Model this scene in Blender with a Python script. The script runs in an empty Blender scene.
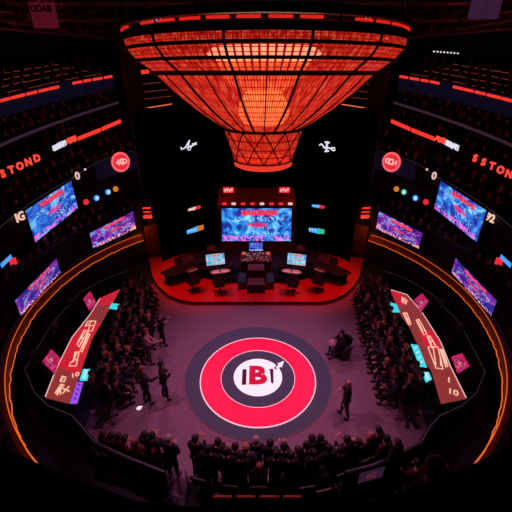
import bpy, bmesh, math, random
from mathutils import Vector, Matrix
random.seed(7)
S = bpy.context.scene
COL = S.collection
R_ = math.radians
# ------------------------------------------------------------ camera, world, lights, exposure
H, F, PIT = 10.5, 350.0, R_(27.6)
cd = bpy.data.cameras.new('camera'); cam = bpy.data.objects.new('camera', cd); COL.objects.link(cam)
cam.location = (0, 0, H); cam.rotation_euler = (math.pi/2 - PIT, 0, 0)
cd.sensor_width = 36; cd.lens = F/512*36; cd.clip_start = .05; S.camera = cam
S.view_settings.view_transform = 'Standard'; S.view_settings.look = 'None'
S.view_settings.gamma = 1; S.view_settings.exposure = 0; S.view_settings.use_curve_mapping = False
w = bpy.data.worlds.new('World'); S.world = w; w.use_nodes = True
w.node_tree.nodes['Background'].inputs[0].default_value = (.12, .10, .3, 1)
w.node_tree.nodes['Background'].inputs[1].default_value = .012
def light(name, kind, loc, tgt, col, energy, size=1., angle=60, blend=.6):
    l = bpy.data.lights.new(name, kind); l.color = col; l.energy = energy
    if kind == 'AREA': l.shape = 'DISK'; l.size = size
    else: l.shadow_soft_size = size
    if kind == 'SPOT': l.spot_size = R_(angle); l.spot_blend = blend
    o = bpy.data.objects.new(name, l); COL.objects.link(o); o.location = loc
    d = Vector(tgt) - Vector(loc)
    o.rotation_euler = d.to_track_quat('-Z', 'Y').to_euler(); return o
# unseen magenta spots added to light the arena floor
light('floor_fill', 'SPOT', (-5.2, 9.5, 11.8), (1.2, 8.6, 0), (1, .31, .58), 1350, .3, 68, 1)
light('floor_fill', 'SPOT', (5.2, 9.5, 11.8), (-1.2, 8.6, 0), (1, .31, .58), 1350, .3, 68, 1)
light('floor_fill', 'SPOT', (-4.6, 18, 11.0), (-.6, 10, 0), (.95, .29, .70), 1200, .3, 54, 1)
light('floor_fill', 'SPOT', (4.6, 18, 11.0), (.6, 10, 0), (.95, .29, .70), 1200, .3, 54, 1)
# red wash on the stage
light('stage_wash', 'SPOT', (-4.5, 14.5, 8.8), (-2.9, 17.2, 0), (1, .04, .035), 1700, .25, 48)
light('stage_wash', 'SPOT', (4.5, 14.5, 8.8), (2.9, 17.2, 0), (1, .04, .035), 1700, .25, 48)
# unseen red spots added to light the roof steel from below
for x, y in ((-9, 15), (9, 15), (0, 19), (-5, 24), (5, 24)):
    light('roof_fill', 'SPOT', (x, y, 11.3), (x*.8, y+1, 13.4), (1, .12, .07), 42, .2, 150)
for x in (-10.4, 10.4):     # unseen red point lights added to brighten the near walkways
    light('walkway_fill', 'POINT', (x*.89, 5.0, 3.7), (x, 0, 0), (1, .08, .08), 70, .05)

for x in (-6.95, 6.95):   # amber point lights added to brighten the brown wall beside the backdrop
    light('wall_lamp', 'POINT', (x*.92, 19.0, 2.3), (x, 20, 1), (1, .25, .04), 14, .05)

# ------------------------------------------------------------ helpers
def ray(x, y):
    dx = (x-256)/F; dy = -(y-256)/F
    return Vector((dx, math.cos(PIT)+dy*math.sin(PIT), -math.sin(PIT)+dy*math.cos(PIT)))
def atz(x, y, z=0.):
    r = ray(x, y); t = (z-H)/r.z; return Vector((r.x*t, r.y*t, z))
def aty(x, y, Y):
    r = ray(x, y); t = Y/r.y; return Vector((r.x*t, Y, H+r.z*t))
CY = 13.0
def onR(x, y, R):
    r = ray(x, y); a = r.x**2+r.y**2; b = -2*r.y*CY; c = CY*CY-R*R
    t = (-b+math.sqrt(max(0, b*b-4*a*c)))/(2*a); X, Y = r.x*t, r.y*t
    return math.degrees(math.atan2(Y-CY, abs(X))), H+r.z*t
def P(R, phi, z, s=-1): return Vector((s*R*math.cos(R_(phi)), CY+R*math.sin(R_(phi)), z))

def mat(name, col, rough=.6, metal=0., emis=None, es=0., noise=.15, scale=20., bump=0., sample=True):
    m = bpy.data.materials.new(name); m.use_nodes = True; nt = m.node_tree
    b = nt.nodes['Principled BSDF']; b.inputs['Roughness'].default_value = rough; b.inputs['Metallic'].default_value = metal
    tc = nt.nodes.new('ShaderNodeTexCoord'); n = nt.nodes.new('ShaderNodeTexNoise'); n.inputs['Scale'].default_value = scale
    n.inputs['Detail'].default_value = 4
    nt.links.new(tc.outputs['Object'], n.inputs['Vector'])
    r = nt.nodes.new('ShaderNodeValToRGB'); r.color_ramp.elements[0].position = .3; r.color_ramp.elements[1].position = .7
    r.color_ramp.elements[0].color = [c*(1-noise) for c in col]+[1]; r.color_ramp.elements[1].color = [min(1, c*(1+noise)) for c in col]+[1]
    nt.links.new(n.outputs['Fac'], r.inputs[0]); nt.links.new(r.outputs[0], b.inputs['Base Color'])
    if bump:
        bu = nt.nodes.new('ShaderNodeBump'); bu.inputs['Strength'].default_value = bump
        nt.links.new(n.outputs['Fac'], bu.inputs['Height']); nt.links.new(bu.outputs[0], b.inputs['Normal'])
    if emis:
        b.inputs['Emission Color'].default_value = list(emis)+[1]; b.inputs['Emission Strength'].default_value = es
        if not sample: m.cycles.emission_sampling = 'NONE'
    return m
def link(o, parent=None):
    COL.objects.link(o)
    if parent: o.parent = parent
    return o
def tag(o, label=None, cat=None, group=None, kind=None):
    if label: o['label'] = label
    if cat: o['category'] = cat
    if group: o['group'] = group
    if kind: o['kind'] = kind
    return o
def empty(name, loc, label, cat, group=None, rz=0):
    o = bpy.data.objects.new(name, None); o.empty_display_size = .2; link(o); o.location = loc; o.rotation_euler.z = rz
    return tag(o, label, cat, group)
class MB:
    def __init__(s): s.v = []; s.f = []; s.m = []; s.uv = {}
    def add(s, vs, fs, mi=0):
        b = len(s.v); s.v += [tuple(v) for v in vs]; s.f += [tuple(i+b for i in f) for f in fs]; s.m += [mi]*len(fs); return s
    def box(s, c, d, mi=0, rz=0, M=None):
        x, y, z = [k/2 for k in d]
        vs = [Vector((a, b, e)) for e in (-z, z) for b in (-y, y) for a in (-x, x)]
        MM = (M if M else Matrix.Rotation(rz, 3, 'Z'))
        vs = [MM @ v + Vector(c) for v in vs]
        return s.add(vs, [(0, 2, 3, 1), (4, 5, 7, 6), (0, 1, 5, 4), (2, 6, 7, 3), (0, 4, 6, 2), (1, 3, 7, 5)], mi)
    def bar(s, a, b, r=.02, n=6, mi=0, r2=None):
        a, b = Vector(a), Vector(b); d = (b-a)
        if d.length < 1e-6: return s
        q = d.to_track_quat('Z', 'Y'); r2 = r if r2 is None else r2
        vs = [q @ Vector((rr*math.cos(k*2*math.pi/n), rr*math.sin(k*2*math.pi/n), 0)) + p for p, rr in ((a, r), (b, r2)) for k in range(n)]
        fs = [(k, (k+1) % n, n+(k+1) % n, n+k) for k in range(n)] + [tuple(range(n-1, -1, -1)), tuple(range(n, 2*n))]
        return s.add(vs, fs, mi)
    def tube(s, pts, r=.02, n=6, mi=0, closed=False):
        pts = [Vector(p) for p in pts]; m = len(pts); vs = []
        for i, p in enumerate(pts):
            a = pts[(i-1) % m] if closed or i else pts[i]; b = pts[(i+1) % m] if closed or i < m-1 else pts[i]
            q = (b-a).to_track_quat('Z', 'Y')
            vs += [q @ Vector((r*math.cos(k*2*math.pi/n), r*math.sin(k*2*math.pi/n), 0)) + p for k in range(n)]
        fs = [(i*n+k, i*n+(k+1) % n, ((i+1) % m)*n+(k+1) % n, ((i+1) % m)*n+k) for i in range(m if closed else m-1) for k in range(n)]
        if not closed: fs += [tuple(range(n-1, -1, -1)), tuple(range((m-1)*n, m*n))]
        return s.add(vs, fs, mi)
    def lathe(s, prof, c=(0, 0, 0), n=48, mi=0):
        m = len(prof); c = Vector(c)
        vs = [c+Vector((r*math.cos(k*2*math.pi/n), r*math.sin(k*2*math.pi/n), z)) for k in range(n) for r, z in prof]
        fs = [(k*m+j, ((k+1) % n)*m+j, ((k+1) % n)*m+j+1, k*m+j+1) for k in range(n) for j in range(m-1)]
        return s.add(vs, fs, mi)
    def prism(s, pts, z0, z1, mi=0):          # pts: outline (x,y); z may be per-point via tuple len 3 offsets
        n = len(pts); vs = [(p[0], p[1], z0) for p in pts]+[(p[0], p[1], z1) for p in pts]
        fs = [tuple(range(n-1, -1, -1)), tuple(range(n, 2*n))]+[(k, (k+1) % n, n+(k+1) % n, n+k) for k in range(n)]
        return s.add(vs, fs, mi)
    def arc(s, R0, R1, p0, p1, zb, zt, side=-1, step=2., mi=0):   # curved box round the arena; zb/zt numbers or functions of phi
        n = max(1, int(abs(p1-p0)/step+.5)); vs = []
        fb = zb if callable(zb) else (lambda q: zb); ft = zt if callable(zt) else (lambda q: zt)
        for i in range(n+1):
            q = p0+(p1-p0)*i/n
            vs += [P(R0, q, fb(q), side), P(R1, q, fb(q), side), P(R1, q, ft(q), side), P(R0, q, ft(q), side)]
        fs = [(i*4+k, i*4+(k+1) % 4, i*4+4+(k+1) % 4, i*4+4+k) for i in range(n) for k in range(4)]+[(3, 2, 1, 0), (n*4, n*4+1, n*4+2, n*4+3)]
        return s.add(vs, fs, mi)
    def build(s, name, m, parent=None, smooth=False, kind=None):
        me = bpy.data.meshes.new(name); me.from_pydata(s.v, [], s.f)
        ms = m if isinstance(m, (list, tuple)) else [m]
        for k in ms: me.materials.append(k)
        me.polygons.foreach_set('material_index', s.m)
        if smooth: me.polygons.foreach_set('use_smooth', [True]*len(s.f))
        bm = bmesh.new(); bm.from_mesh(me); bmesh.ops.recalc_face_normals(bm, faces=bm.faces); bm.to_mesh(me); bm.free()
        me.update(); o = bpy.data.objects.new(name, me); link(o, parent)
        if kind: o['kind'] = kind
        return o
def local(o, root):           # re-express a mesh built in world space in its root's frame
    M = Matrix.Translation(root.location) @ root.rotation_euler.to_matrix().to_4x4()
    o.data.transform(M.inverted()); return o
def quad(name, a, b, c, d, m, parent=None, thick=.03, back=None):
    """display with UV 0..1: a bottom-left, b bottom-right, c top-right, d top-left; has thickness"""
    a, b, c, d = map(Vector, (a, b, c, d)); n = (b-a).cross(d-a).normalized()*-thick
    vs = [a, b, c, d, a+n, b+n, c+n, d+n]
    fs = [(0, 1, 2, 3), (7, 6, 5, 4), (0, 4, 5, 1), (1, 5, 6, 2), (2, 6, 7, 3), (3, 7, 4, 0)]
    me = bpy.data.meshes.new(name); me.from_pydata([tuple(v) for v in vs], [], fs)
    me.materials.append(m); me.materials.append(back or M_black)
    for p in me.polygons: p.material_index = 0 if p.index == 0 else 1
    u = me.uv_layers.new(name='UVMap'); co = [(0, 0), (1, 0), (1, 1), (0, 1)]
    for i in range(4): u.data[i].uv = co[i]
    o = bpy.data.objects.new(name, me); return link(o, parent)
def text(s, size, origin, right, up, m, parent=None, name='lettering', ext=.01, bold=.0, align='CENTER'):
    cu = bpy.data.curves.new('t', 'FONT'); cu.body = s; cu.size = size; cu.extrude = ext; cu.offset = bold
    cu.align_x = align; cu.align_y = 'CENTER'; cu.resolution_u = 3
    o = bpy.data.objects.new('t', cu); COL.objects.link(o); bpy.context.view_layer.update()
    me = bpy.data.meshes.new_from_object(o.evaluated_get(bpy.context.evaluated_depsgraph_get()))
    bpy.data.objects.remove(o); me.name = name
    r = Vector(right).normalized(); u = Vector(up); u = (u-r*u.dot(r)).normalized(); n = r.cross(u)
    M = Matrix((r, u, n)).transposed().to_4x4(); M.translation = Vector(origin); me.transform(M)
    me.materials.clear(); me.materials.append(m)
    return link(bpy.data.objects.new(name, me), parent)

def screen_mat(name, seed, ca, cb, cc, band, st=1.6, blob=(1, .05, .5), foot=None, hue=None):
    """LED picture: churning blue/cyan artwork with a red title band, pale lettering specks and a hot blob"""
    m = bpy.data.materials.new(name); m.use_nodes = True; nt = m.node_tree; N = nt.nodes; L = nt.links
    bs = N['Principled BSDF']; bs.inputs['Base Color'].default_value = (.01, .01, .012, 1); bs.inputs['Roughness'].default_value = .3
    tc = N.new('ShaderNodeTexCoord'); sep = N.new('ShaderNodeSeparateXYZ'); L.new(tc.outputs['UV'], sep.inputs[0])
    def mp(sx, sy, sz=seed*3.7):
        a = N.new('ShaderNodeMapping'); a.inputs['Scale'].default_value = (sx, sy, 1); a.inputs['Location'].default_value = (seed*1.3, seed*.7, sz)
        L.new(tc.outputs['UV'], a.inputs[0]); return a
    def noise(sx, sy, sc, det=6, dist=1.5):
        n = N.new('ShaderNodeTexNoise'); n.inputs['Scale'].default_value = sc; n.inputs['Detail'].default_value = det; n.inputs['Distortion'].default_value = dist
        L.new(mp(sx, sy).outputs[0], n.inputs['Vector']); return n.outputs['Fac']
    def mth(op, a, b=None):
        x = N.new('ShaderNodeMath'); x.operation = op; x.use_clamp = False
        for i, v in enumerate((a, b)):
            if v is None: continue
            if isinstance(v, (int, float)): x.inputs[i].default_value = v
            else: L.new(v, x.inputs[i])
        return x.outputs[0]
    def box(v, lo, hi): return mth('MULTIPLY', mth('GREATER_THAN', v, lo), mth('LESS_THAN', v, hi))
    def mix(f, a, b):
        x = N.new('ShaderNodeMix'); x.data_type = 'RGBA'
        if isinstance(f, (int, float)): x.inputs[0].default_value = f
        else: L.new(f, x.inputs[0])
        for i, v in ((6, a), (7, b)):
            if isinstance(v, (tuple, list)): x.inputs[i].default_value = (*v, 1)
            else: L.new(v, x.inputs[i])
        return x.outputs[2]
    r = N.new('ShaderNodeValToRGB'); cr = r.color_ramp
    cr.elements[0].position = .42; cr.elements[0].color = (*ca, 1); cr.elements[1].position = .72; cr.elements[1].color = (*cc, 1)
    e = cr.elements.new(.55); e.color = (*cb, 1)
    L.new(noise(2, 1, 1.9, 7, 2.2), r.inputs[0]); col = r.outputs[0]
    u, v = sep.outputs[0], sep.outputs[1]
    col = mix(mth('MULTIPLY', mth('GREATER_THAN', noise(2, 1, 9, 3), .62), .5), col, (.01, .02, .15))
    # hot blob
    dx = mth('SUBTRACT', u, .52); dy = mth('SUBTRACT', v, .5)
    d = mth('ADD', mth('MULTIPLY', mth('MULTIPLY', dx, dx), 26), mth('MULTIPLY', mth('MULTIPLY', dy, dy), 90))
    d = mth('ADD', d, mth('MULTIPLY', mth('SUBTRACT', noise(2, 1, 6), .5), 2.))
    col = mix(mth('MULTIPLY', mth('LESS_THAN', d, .55), .85), col, blob)
    # bottom-right corner glow of a second colour
    col = mix(mth('MULTIPLY', box(v, 0, .17), mth('GREATER_THAN', noise(3, 1, 5), .52)), col, foot or (.8, .15, .7))
    # lettering specks in two lines
    br = N.new('ShaderNodeTexVoronoi'); br.inputs['Scale'].default_value = 1; L.new(mp(34, 15).outputs[0], br.inputs['Vector'])
    sp = mth('LESS_THAN', br.outputs['Distance'], .34)
    ln = mth('ADD', mth('MULTIPLY', box(v, .62, .74), box(u, .12, .9)), mth('MULTIPLY', box(v, .2, .44), box(u, .45, .82)))
    col = mix(mth('MULTIPLY', mth('MULTIPLY', sp, ln), .7), col, (.6, .75, .9))
    # title band
    v = mth('ADD', v, mth('MULTIPLY', mth('SUBTRACT', noise(2, 1, 11, 2), .5), .16)); u = mth('ADD', u, mth('MULTIPLY', mth('SUBTRACT', noise(2, 1, 7, 2), .5), .16))
    bd = mth('MULTIPLY', box(v, .79, .94), box(u, .28, .8)); col = mix(bd, col, band)
    col = mix(mth('MULTIPLY', mth('MULTIPLY', sp, bd), .5), col, (.9, .3, .35))
    L.new(col, bs.inputs['Emission Color']); bs.inputs['Emission Strength'].default_value = st
    return m

M_black = mat('black_panel', (.006, .006, .010), .8)
M_velvet = mat('black_velvet', (.0025, .003, .006), .95)
M_velvet.node_tree.nodes['Principled BSDF'].inputs['Specular IOR Level'].default_value = .05
M_navy = mat('navy_fascia_glow', (.012, .014, .045), .7, emis=(.15, .2, .8), es=.012, sample=False)  # weak emission added so the dark navy fascias show up
M_navyfl = mat('dark_navy_floor', (.018, .02, .06), .6)
M_wall = mat('dark_wall', (.012, .010, .02), .8)
M_step = mat('dark_step_carpet', (.02, .012, .02), .9)
M_carpet = mat('mauve_carpet', (.27, .185, .23), .85, noise=.12, scale=9, bump=.1)
M_matg = mat('charcoal_mat', (.085, .15, .18), .8, noise=.06)
M_red = mat('red_led_floor', (.30, .003, .02), .5, emis=(1, .002, .05), es=.92, noise=.04)
M_white = mat('white_led_floor', (.85, .8, .85), .4, emis=(1, .86, .88), es=.8, noise=.03)
M_pinkline = mat('pale_pink_line', (.9, .5, .6), .4, emis=(1, .5, .55), es=1.0)
M_inkdark = mat('dark_maroon_ink', (.09, .02, .05), .6)
M_inkred = mat('crimson_ink', (.6, .005, .05), .6, emis=(.8, .0, .04), es=.35)
M_stage = mat('red_stage_floor', (.62, .02, .02), .45, noise=.1, scale=6)
M_metal = mat('dark_steel', (.07, .06, .07), .4, .8)
M_truss = mat('roof_steel', (.12, .05, .06), .5, .5)
M_grey = mat('grey_plastic', (.10, .10, .13), .5)
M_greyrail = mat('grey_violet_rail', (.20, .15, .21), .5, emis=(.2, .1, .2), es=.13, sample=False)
M_redled = mat('red_led', (.3, .01, .01), .5, emis=(1, .035, .025), es=1.2)
M_redled2 = mat('red_led_letters', (.3, .01, .01), .5, emis=(1, .06, .04), es=1.3)
M_redblob = mat('red_icon_led', (.3, .01, .02), .5, emis=(1, .03, .05), es=.8)
M_redled3 = mat('deep_red_led', (.3, .01, .01), .5, emis=(1, .02, .015), es=.7)
M_dimled = mat('dim_amber_led', (.1, .03, .02), .5, emis=(1, .18, .07), es=.22, sample=False)
M_orange = mat('orange_led', (.3, .1, .02), .5, emis=(1, .16, .02), es=.85)
M_orangeband = mat('amber_painted_band', (.30, .07, .015), .5)
M_whiteled = mat('white_led', (.4, .4, .45), .5, emis=(.85, .85, 1), es=.9)
M_paleled = mat('pale_pink_led', (.4, .3, .3), .5, emis=(1, .6, .58), es=.8)
M_blueled = mat('blue_led', (.02, .1, .4), .5, emis=(.04, .35, 1), es=1.1)
M_greenled = mat('green_led', (.02, .3, .2), .5, emis=(.05, .75, .45), es=.7)
M_orangeled = mat('amber_icon_led', (.4, .1, .01), .5, emis=(1, .3, .03), es=.6)
M_cyan = mat('cyan_led', (.02, .3, .35), .4, emis=(.05, .75, .85), es=.9)
M_violet = mat('violet_led', (.1, .03, .3), .4, emis=(.35, .08, 1), es=.9)
M_edge = mat('faint_violet_edge', (.12, .10, .16), .5, emis=(.35, .3, .5), es=.05, sample=False)
M_table = mat('brick_red_led_table', (.3, .06, .05), .4, emis=(.55, .07, .07), es=.42, noise=.2, scale=5)
M_tablered = mat('bright_red_led_table', (.5, .02, .03), .4, emis=(.9, .02, .05), es=.6, noise=.1)
M_cream = mat('cream_led', (.6, .4, .3), .4, emis=(1, .62, .45), es=.9)
M_chair = mat('black_leatherette', (.012, .012, .016), .35)
M_littop = mat('orange_lit_vinyl', (.35, .07, .025), .35)  # orange light on the chair tops, painted into the cushion colour
M_redwalk = mat('dark_red_walkway', (.16, .02, .03), .7)
M_brown = mat('brown_red_panel', (.20, .05, .02), .6)
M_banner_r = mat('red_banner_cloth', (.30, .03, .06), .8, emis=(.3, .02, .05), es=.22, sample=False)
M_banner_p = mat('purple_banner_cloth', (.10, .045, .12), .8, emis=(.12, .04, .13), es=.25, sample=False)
M_bink = mat('banner_ink', (.10, .01, .02), .8)
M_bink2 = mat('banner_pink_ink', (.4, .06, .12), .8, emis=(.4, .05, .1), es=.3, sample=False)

# ------------------------------------------------------------ the setting
def lerp(tab):
    def f(q):
        if q <= tab[0][0]: (a, b) = tab[0], tab[1]
        elif q >= tab[-1][0]: (a, b) = tab[-2], tab[-1]
        else:
            for a, b in zip(tab, tab[1:]):
                if a[0] <= q <= b[0]: break
        return a[1]+(b[1]-a[1])*(q-a[0])/(b[0]-a[0])
    return f
def off(f, d): return lambda q: f(q)+d
b = MB(); b.prism([(24*math.cos(k*math.pi/24), 8+24*math.sin(k*math.pi/24)) for k in range(48)], -.2, 0); b.build('floor', M_navyfl, kind='structure')
b = MB(); b.prism([(24*math.cos(k*math.pi/24), 8+24*math.sin(k*math.pi/24)) for k in range(48)], 13.4, 13.6); b.build('ceiling', M_wall, kind='structure')
car = [(-5.6, 17.2), (-6.5, 15), (-6.4, 12), (-5.7, 7.7), (-4.3, 6.15), (-2, 5.5), (2, 5.5), (4.3, 6.15), (5.7, 7.7), (6.4, 12), (6.5, 15), (5.6, 17.2)]
b = MB(); b.prism(car, 0, .012); tag(b.build('arena_carpet', M_carpet), 'large mauve carpet covering the arena floor around the round mat', 'carpet')
F1t = lambda q: 3.25
F2b = lerp([(10, 3.2), (30, 3.95), (52, 4.15)]); F2t = lerp([(10, 4.85), (29, 5.6), (37, 6.12), (52, 6.48)])
Cm = lerp([(15.6, 6.25), (26, 6.67), (30, 6.9), (43, 7.56), (49, 7.94)])
Dm = lerp([(21, 7.36), (36, 8.12), (52, 8.94)])
Em = lerp([(26, 9.29), (39, 9.85), (43, 10.04), (52, 10.36)])
PE = 52
BENCH = []
def f_cap(f, lo):            # keep the tiers level once they run out of the picture towards the viewer
    return lambda q: f(max(q, lo))
F2b, F2t, Cm, Dm, Em = f_cap(F2b, -12), f_cap(F2t, -12), f_cap(Cm, -5), f_cap(Dm, 0), f_cap(Em, 5)
A1 = (lambda q: 2.15, off(F2b, -1.35)); A2 = (off(F2t, -1.05), off(Cm, -1.45)); A3 = (off(Cm, -.9), off(Dm, -1.2))
A4 = (off(Dm, -.95), off(Em, -1.75)); A5 = (off(Em, -.95), off(Em, .1))
k = 0
for s, sd in ((-1, 'left'), (1, 'right')):
    k = 1 if s < 0 else 20
    def st(bm, m, name=None):
        global k
        o = bm.build(name or 'trim_%d' % k, m, kind='structure'); k += 1; return o
    st(MB().arc(9.55, 9.7, -64, 44, 0, 2.0, s), M_navyfl, 'wall_'+sd+'_lower')
    st(MB().arc(9.55, 9.7, 44.3, 66, 0, 2.2, s), M_brown)
    st(MB().arc(9.5, 9.8, 46, 70, 2.21, 8.6, s), M_black)
    st(MB().arc(9.7, 9.85, -14, 44.0, 1.75, F1t, s), M_black, 'wall_'+sd)
    st(MB().arc(9.7, 12.5, -64, -14.3, 1.7, 1.9, s), M_redwalk)
    st(MB().arc(12.5, 12.7, -58, -24, 1.7, 5., s), M_wall)
    # tiers: two seating steps each, then a fascia
    def steps(R0, R1, z0, z1, n, p0, p1, m=M_step):
        for i in range(n):
            a = R0+(R1-R0)*i/n; c = R0+(R1-R0)*(i+1)/n
            f = lambda q, t=(i+.35)/n: z0(q)+(z1(q)-z0(q))*t
            st(MB().arc(a+.003, c-.003, p0, p1, off(f, -.35), f, s), m)
            mid = (a+c)/2; bo = MB().arc(mid-.02, mid+.22, max(p0, -10)+1, p1-1, off(f, .004), off(f, .43), s).build('bench', M_chair)
            bn = len([x for x in BENCH if x == sd])+1; BENCH.append(sd); tag(bo, 'long black bench, tier %s from the bottom on the %s balconies' % (('one', 'two', 'three', 'four', 'five', 'six', 'seven', 'eight', 'nine', 'ten', 'eleven')[bn-1], sd), 'bench')
    steps(9.86, 11.0, A1[0], A1[1], 2, -14, PE)
    st(MB().arc(11.0, 11.15, -14, PE, off(F2b, -.3), F2t, s), M_black)
    steps(11.16, 12.45, *A2, 2, -14, PE)
    st(MB().arc(12.45, 12.6, -8, PE, off(Cm, -.35), off(Cm, .22), s), M_wall)
    steps(12.61, 13.4, *A3, 1, -8, PE)
    steps(13.6, 14.45, *A4, 2, 0, PE)
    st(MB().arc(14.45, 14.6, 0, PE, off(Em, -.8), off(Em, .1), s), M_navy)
    steps(14.61, 17.4, *A5, 4, 0, PE)
    st(MB().arc(17.5, 17.7, -30, 90, 0, 13.4, s), M_wall)
    # grey violet rail of the third balcony
    o = MB(); o.tube([P(13.45, q, Dm(q), s) for q in range(-5, PE+1, 2)], .075, 6)
    o = o.build('balcony_rail', M_greyrail); tag(o, 'grey violet rail curving along the '+sd+' third balcony', 'rail', )
    # thin violet edge lines along the top of the second balcony
    o = MB(); o.tube([P(10.97, q, F2t(q)+.03, s) for q in range(-12, PE+1, 2)], .018, 5)
    tag(o.build('balcony_rail', M_edge), 'thin pale rail above the big screens of the '+sd+' second balcony', 'rail')
    # pillar at the back end of the tiers
    o = MB(); o.arc(12.2, 12.9, PE+.4, PE+4.5, 5.2, 12.6, s); st(o, mat('dark_red_pillar', (.07, .012, .015), .6))
    # far gallery behind the backdrop
    o = MB(); gz0 = aty(150, 107, 25.).z
    for i in range(5): o.arc(13.4+i*.55, 13.95+i*.55, PE+5, 88, gz0-.4, gz0+.32*i, s)
    st(o, M_step)
    # amber ring rail: band with an LED line on its top and bottom edges
    t = empty('ring_rail', P(9.3, 0, 1.3, s), 'amber lit band ringing the '+sd+' side of the arena below the balconies', 'rail')
    local(MB().arc(9.42, 9.54, -64, 43, 1.46, 1.84, s).build('band', M_orangeband, t), t)
    local(MB().tube([P(9.40, q, 1.86, s) for q in range(-64, 44, 2)], .013, 5).build('led_line', M_orange, t), t)
    o = MB(); o.tube([P(9.38+random.uniform(-.02, .02), q, 1.44+random.uniform(-.015, .015), s) for q in range(-64, 44, 1)], .017, 5); local(o.build('led_line', M_orange, t), t)
# back wall (black stage backdrop, folded forward at both ends)
bk = [(-5.75, 18.9), (-5.0, 19.85), (-3.7, 20.7), (-2.2, 21.3), (2.2, 21.3), (3.7, 20.7), (5.0, 19.85), (5.75, 18.9)]
out = [(x*1.02, y+.3) for x, y in reversed(bk)]
MB().prism(bk+out, 0, 8.85).build('wall_back', M_velvet, kind='structure')
MB().arc(17.5, 17.7, 45, 90, 0, 3, -1).build('trim_40', M_wall, kind='structure')
# roof trusses
def truss(a, b_, h=.55, wd=.35, n=10, r=.04):
    o = MB(); a, b_ = Vector(a), Vector(b_); u = (b_-a); side = u.cross(Vector((0, 0, 1))).normalized()*wd/2; up = Vector((0, 0, h))
    ch = [a-side, a+side, a-side+up, a+side+up]
    for c in ch: o.bar(c, c+u, r)
    for i in range(n):
        p, q = a+u*i/n, a+u*(i+1)/n
        for sd in (-side, side): o.bar(p+sd, q+sd+up, r*.6); o.bar(p+sd, p+sd+up, r*.6)
        o.bar(p-side, q+side, r*.5)
    return o
for k, (a, c) in enumerate((((-15, 12, 12.6), (15, 12, 12.6)), ((-15, 17, 12.4), (15, 17, 12.4)), ((-15, 22, 12.5), (15, 22, 12.5)), ((-15, 27, 12.7), (15, 27, 12.7)),
                          ((-9, 6, 12.0), (-6, 30, 12.0)), ((9, 6, 12.0), (6, 30, 12.0)), ((-13, 10, 12.), (-5, 24, 12.)), ((13, 10, 12.), (5, 24, 12.)))):
    tag(truss(a, c, n=16).build('roof_truss', M_truss), ['front crosswise', 'second crosswise', 'third crosswise', 'rear crosswise', 'left lengthwise', 'right lengthwise', 'left slanting', 'right slanting'][k]+' steel roof truss lit dim red', 'truss', 'roof trusses')

# ------------------------------------------------------------ stage
st_px = [(148, 258), (150, 266), (152, 276), (158, 286), (168, 295), (180, 300), (192, 302)]
lf = [atz(x, y, .2) for x, y in st_px]; outl = [(p.x, p.y) for p in lf]+[(-p.x, p.y) for p in reversed(lf)]+[(5.9, 19.6), (5.1, 19.6), (3.7, 20.5), (2.2, 21.1), (-2.2, 21.1), (-3.7, 20.5), (-5.1, 19.6), (-5.9, 19.6)]
t = empty('stage', (0, 18, 0), 'red floored stage with rounded front carrying the gaming desks', 'stage')
local(MB().prism(outl, .0, .2).build('stage_floor', M_stage, t), t)
ed = [Vector((x, y, .16)) for x, y in outl[:14]]
local(MB().tube(ed, .05, 6).build('edge_trim', M_metal, t), t)
SZ = .2
# the round mat
C0 = Vector((.07, 10.05, 0)); C1 = Vector((.075, 9.90, 0))
def disc(r, z0, z1, m, name, par, r0=0, n=96):
    o = MB(); C0 = C1 if z0 > .02 else globals()['C0']
    if r0: o.lathe([(r0, z0), (r, z0), (r, z1), (r0, z1), (r0, z0)], C0, n)
    else: o.prism([(C0.x+r*math.cos(k*2*math.pi/n), C0.y+r*math.sin(k*2*math.pi/n)) for k in range(n)], z0, z1)
    return local(o.build(name, m, par), par)
t = empty('round_mat', C0, 'round dark grey mat with a glowing red ring and white disc emblem', 'mat')
disc(2.84, .012, .03, M_matg, 'mat_base', t)
disc(2.855, .012, .033, M_carpet, 'mat_rim', t, 2.83)
disc(2.2, .03, .04, M_red, 'red_ring', t, 1.44)
disc(2.24, .03, .043, M_pinkline, 'ring_line', t, 2.2); disc(1.44, .03, .043, M_pinkline, 'ring_line', t, 1.42)
disc(.94, .03, .042, M_white, 'white_disc', t)
for k in range(8):
    a = R_(20+45*k); o = MB(); d = Vector((math.cos(a), math.sin(a), 0)); o.box(C1+d*1.82+Vector((0, 0, .042)), (.74, .008, .004), rz=a); local(o.build('ring_seam', M_inkred, t), t)
z = .048
o = MB(); o.box(C1+Vector((-.53, -.03, z)), (.17, .78, .01)); local(o.build('letter_i', M_inkdark, t), t)
def glyph(s_, sz, x, y, m, nm, bold=.03, sx=1.):
    o = text(s_, sz, (0, 0, 0), (1, 0, 0), (0, 1, 0), m, None, nm, .005, bold)
    o.data.transform(Matrix.Diagonal((sx, 1, 1, 1))); o.data.transform(Matrix.Translation((x, y, z))); o.parent = t
glyph('B', 1.22, -0.02, -.13, M_inkred, 'letter_b', .065, 1.0)
def flat(pts, z0, z1, nm, m, dx=0, dy=-.23):
    MB().prism([(x+dx, y+dy) for x, y in pts], z0, z1).build(nm, m, t)
flat([(.62, .46), (.44, .46), (.48, .38), (.5, -.22), (.55, -.3), (.6, -.22), (.62, .36)], z-.004, z+.006, 'letter_i', M_inkdark)
flat([(.70, .42), (.80, .40), (.88, .52), (.94, .47), (1.06, .82), (.78, .68), (.84, .60), (.76, .54)], z-.004, z+.008, 'arrow', M_white, .02, -.16)
flat([(.62, .42), (.74, .36), (.84, .50), (.74, .60)], z-.004, z+.004, 'arrow_backing', M_inkdark, .02, -.16)  # dark ink shape under the arrow

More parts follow.
